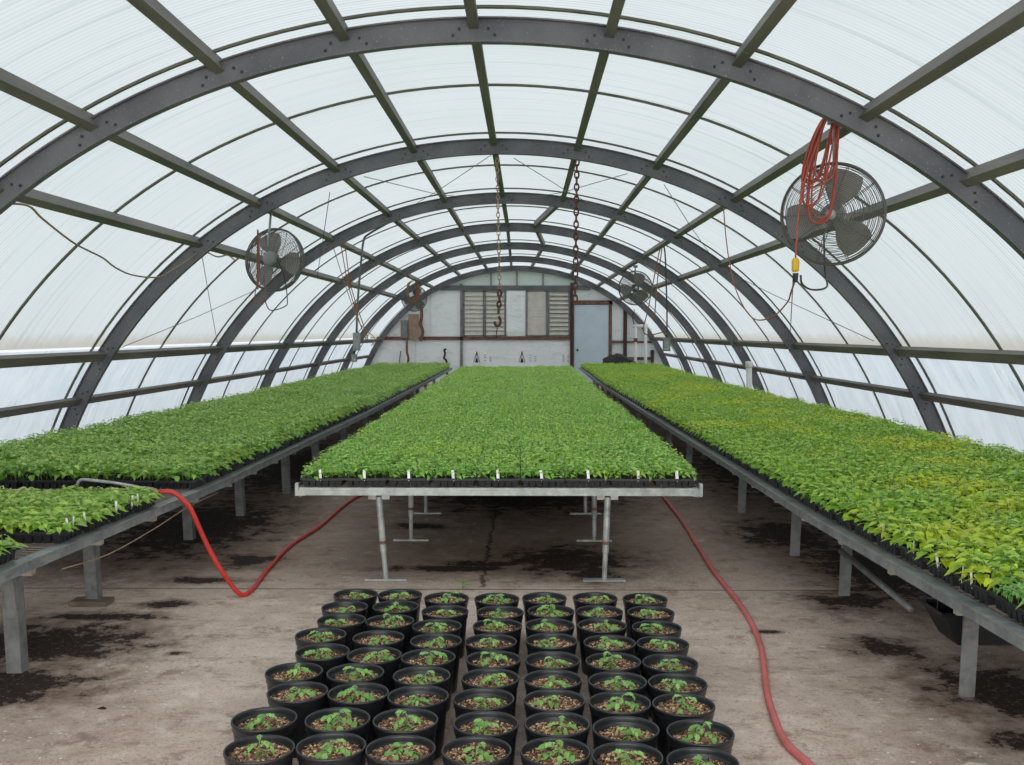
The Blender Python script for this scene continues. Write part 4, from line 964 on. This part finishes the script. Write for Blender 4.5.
# black sheet bundle on the far right bench end
vs = []; fs = []; rg = random.Random(5); n, k = 20, 8
for j in range(k + 1):
    for i in range(n):
        t = 2 * PI * i / n; r_ = math.cos(j / k * PI / 2); b_ = 1 + .18 * math.sin(3 * t + j) + .1 * rg.uniform(-1, 1)
        vs.append((2.55 + .46 * r_ * b_ * math.cos(t), 28.85 + .28 * r_ * b_ * math.sin(t), ZT + .005 + .36 * math.sin(j / k * PI / 2) * (1 + .1 * rg.uniform(-1, 1))))
for j in range(k):
    for i in range(n): fs.append((j * n + i, j * n + (i + 1) % n, (j + 1) * n + (i + 1) % n, (j + 1) * n + i))
tag(MB().add(vs, fs).build('plastic_bundle', M['black'], None, True), 'crumpled black plastic heaped on the right bench end by the door', 'plastic bundle')
# wooden board and electrics at the left of the end wall
m = MB(); m.box((ex(408.5), Wd - .13, ez(340)), (ex(419), Wd - .09, ez(314))); wb = tag(m.build('mounting_board', M['wood_dark']), 'brown wooden mounting board on the end wall left', 'board')
m = MB(); m.box((ex(401), Wd - .2, ez(338)), (ex(408), Wd - .09, ez(320))); m.box((ex(402), Wd - .215, ez(336)), (ex(407), Wd - .2, ez(322)), 1)
tag(m.build('electrical_box', [M['box'], M['galv_dark']]), 'dark grey electrical box left of the wooden board', 'electrical box')
m = MB(); m.tube([(ex(407), Wd - .17, ez(338)), (ex(407), Wd - .17, ez(352)), (ex(407) + .05, Wd - .17, ez(358)), (ex(407), Wd - .17, .4)], .035, 8); tag(m.build('conduit', M['rust'], None, True), 'rusty brown conduit running down below the electrical box', 'conduit')
rope('extension_cord', [(ex(421.5), Wd - .19, ez(305)), (ex(422), Wd - .19, ez(316)), (ex(421), Wd - .19, ez(324)), (ex(423), Wd - .19, ez(332)), (ex(420.5), Wd - .19, ez(341))], .05, 'rust', 'thick rust coloured cord bundle beside the wooden board', 'cord', 8)
for px, lab in ((445, 'black hooked pipe standing before the lower end wall'), (398.5, 'thin grey stake leaning on the lower left end wall')):
    x = ex(px); m = MB()
    if px > 440: m.tube(spline([(x + .06, Wd - .1, .3), (x + .05, Wd - .1, ez(362)), (x - .03, Wd - .1, ez(358)), (x, Wd - .1, ez(354)), (x - .02, Wd - .1, ez(350)), (x + .04, Wd - .1, ez(349))], 6), .03, 8)
    else: m.tube([(x - .03, Wd - .1, .3), (x + .06, Wd - .06, ez(351))], .02, 6)
    tag(m.build('stake', M['black' if px > 440 else 'galv_dark'], None, True), lab, 'stake')
# weed in the joint and a stone chip
e = empty('weed_sprig', (-.392, 6.41, 0), 'tiny yellow-green weed growing from the floor joint', 'weed')
m = MB(); rg = random.Random(2)
for k in range(6):
    a = k * 1.1; P = Vector((.008 * math.cos(a), .008 * math.sin(a), .02 + .008 * k)); leaflet(m, P, Matrix.Rotation(a, 3, 'Z') @ Matrix.Rotation(-.5, 3, 'Y'), .045, rg)
m.build('leaf_cluster', M['leaf_near'], e, True); m = MB(); m.tube([(0, 0, 0), (.004, 0, .06)], .002, 5); m.build('stem', M['stem'], e)
def chip(x, y, s, label, seed):
    rg = random.Random(seed); n = 9; top = []; vs = []
    for z, f_ in ((0, 1), (.45, .9), (.8, .6)):
        for k in range(n): t = 2 * PI * k / n; r_ = s * f_ * (1 + .25 * math.sin(2.3 * k + seed)); vs.append((x + r_ * math.cos(t), y + r_ * .7 * math.sin(t), s * .35 * z))
    fs = [(i * n + k, i * n + (k + 1) % n, (i + 1) * n + (k + 1) % n, (i + 1) * n + k) for i in range(2) for k in range(n)] + [tuple(range(2 * n, 3 * n))]
    tag(MB().add(vs, fs).build('stone_chip', M['stone'] if seed != 9 else M['peat']), label, 'stone')
chip(1.672, 3.80, .05, 'pale flat stone chip on the floor at bottom right', 3)
chip(-1.80, 4.33, .018, 'small dark clod on the floor at lower left', 9)

# ---------------------------------------------------------------- light, camera
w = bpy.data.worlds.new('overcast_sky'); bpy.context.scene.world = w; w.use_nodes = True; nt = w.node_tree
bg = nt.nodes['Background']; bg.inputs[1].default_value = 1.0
tcd = nt.nodes.new('ShaderNodeTexCoord'); sx = nt.nodes.new('ShaderNodeSeparateXYZ'); mr = nt.nodes.new('ShaderNodeMapRange'); mc = nt.nodes.new('ShaderNodeMix'); mc.data_type = 'RGBA'
nt.links.new(tcd.outputs['Generated'], sx.inputs[0]); nt.links.new(sx.outputs[2], mr.inputs[0]); mr.inputs[1].default_value = -.2; mr.inputs[2].default_value = .9
nt.links.new(mr.outputs[0], mc.inputs[0]); mc.inputs[6].default_value = (.80, .86, .93, 1); mc.inputs[7].default_value = (1.06, 1.07, 1.07, 1)
# added bright sky patch behind the camera, fills the interior through the open gable
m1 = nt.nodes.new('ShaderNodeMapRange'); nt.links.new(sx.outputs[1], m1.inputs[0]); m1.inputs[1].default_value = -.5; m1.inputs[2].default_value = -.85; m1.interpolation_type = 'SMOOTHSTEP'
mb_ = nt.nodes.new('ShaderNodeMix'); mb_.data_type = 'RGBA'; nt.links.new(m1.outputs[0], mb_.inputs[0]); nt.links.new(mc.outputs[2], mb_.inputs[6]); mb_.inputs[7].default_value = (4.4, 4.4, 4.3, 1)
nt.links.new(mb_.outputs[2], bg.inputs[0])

cam = bpy.data.cameras.new('camera'); co = bpy.data.objects.new('camera', cam); C.objects.link(co)
cam.sensor_width = 36; cam.sensor_fit = 'HORIZONTAL'; cam.lens = 1040 / 1024 * 36; cam.clip_end = 200; cam.clip_start = .05
p, yw = .04846, -.01299
fwd = Vector((math.sin(yw) * math.cos(p), math.cos(yw) * math.cos(p), -math.sin(p))); right = Vector((math.cos(yw), -math.sin(yw), 0)); up = right.cross(fwd)
co.matrix_world = Matrix.Translation((0, 0, 1.6)) @ Matrix((right, up, -fwd)).transposed().to_4x4()
sc = bpy.context.scene; sc.camera = co
vs_ = sc.view_settings; vs_.view_transform = 'Standard'; vs_.look = 'None'; vs_.gamma = 1; vs_.use_curve_mapping = False; vs_.exposure = 0.16
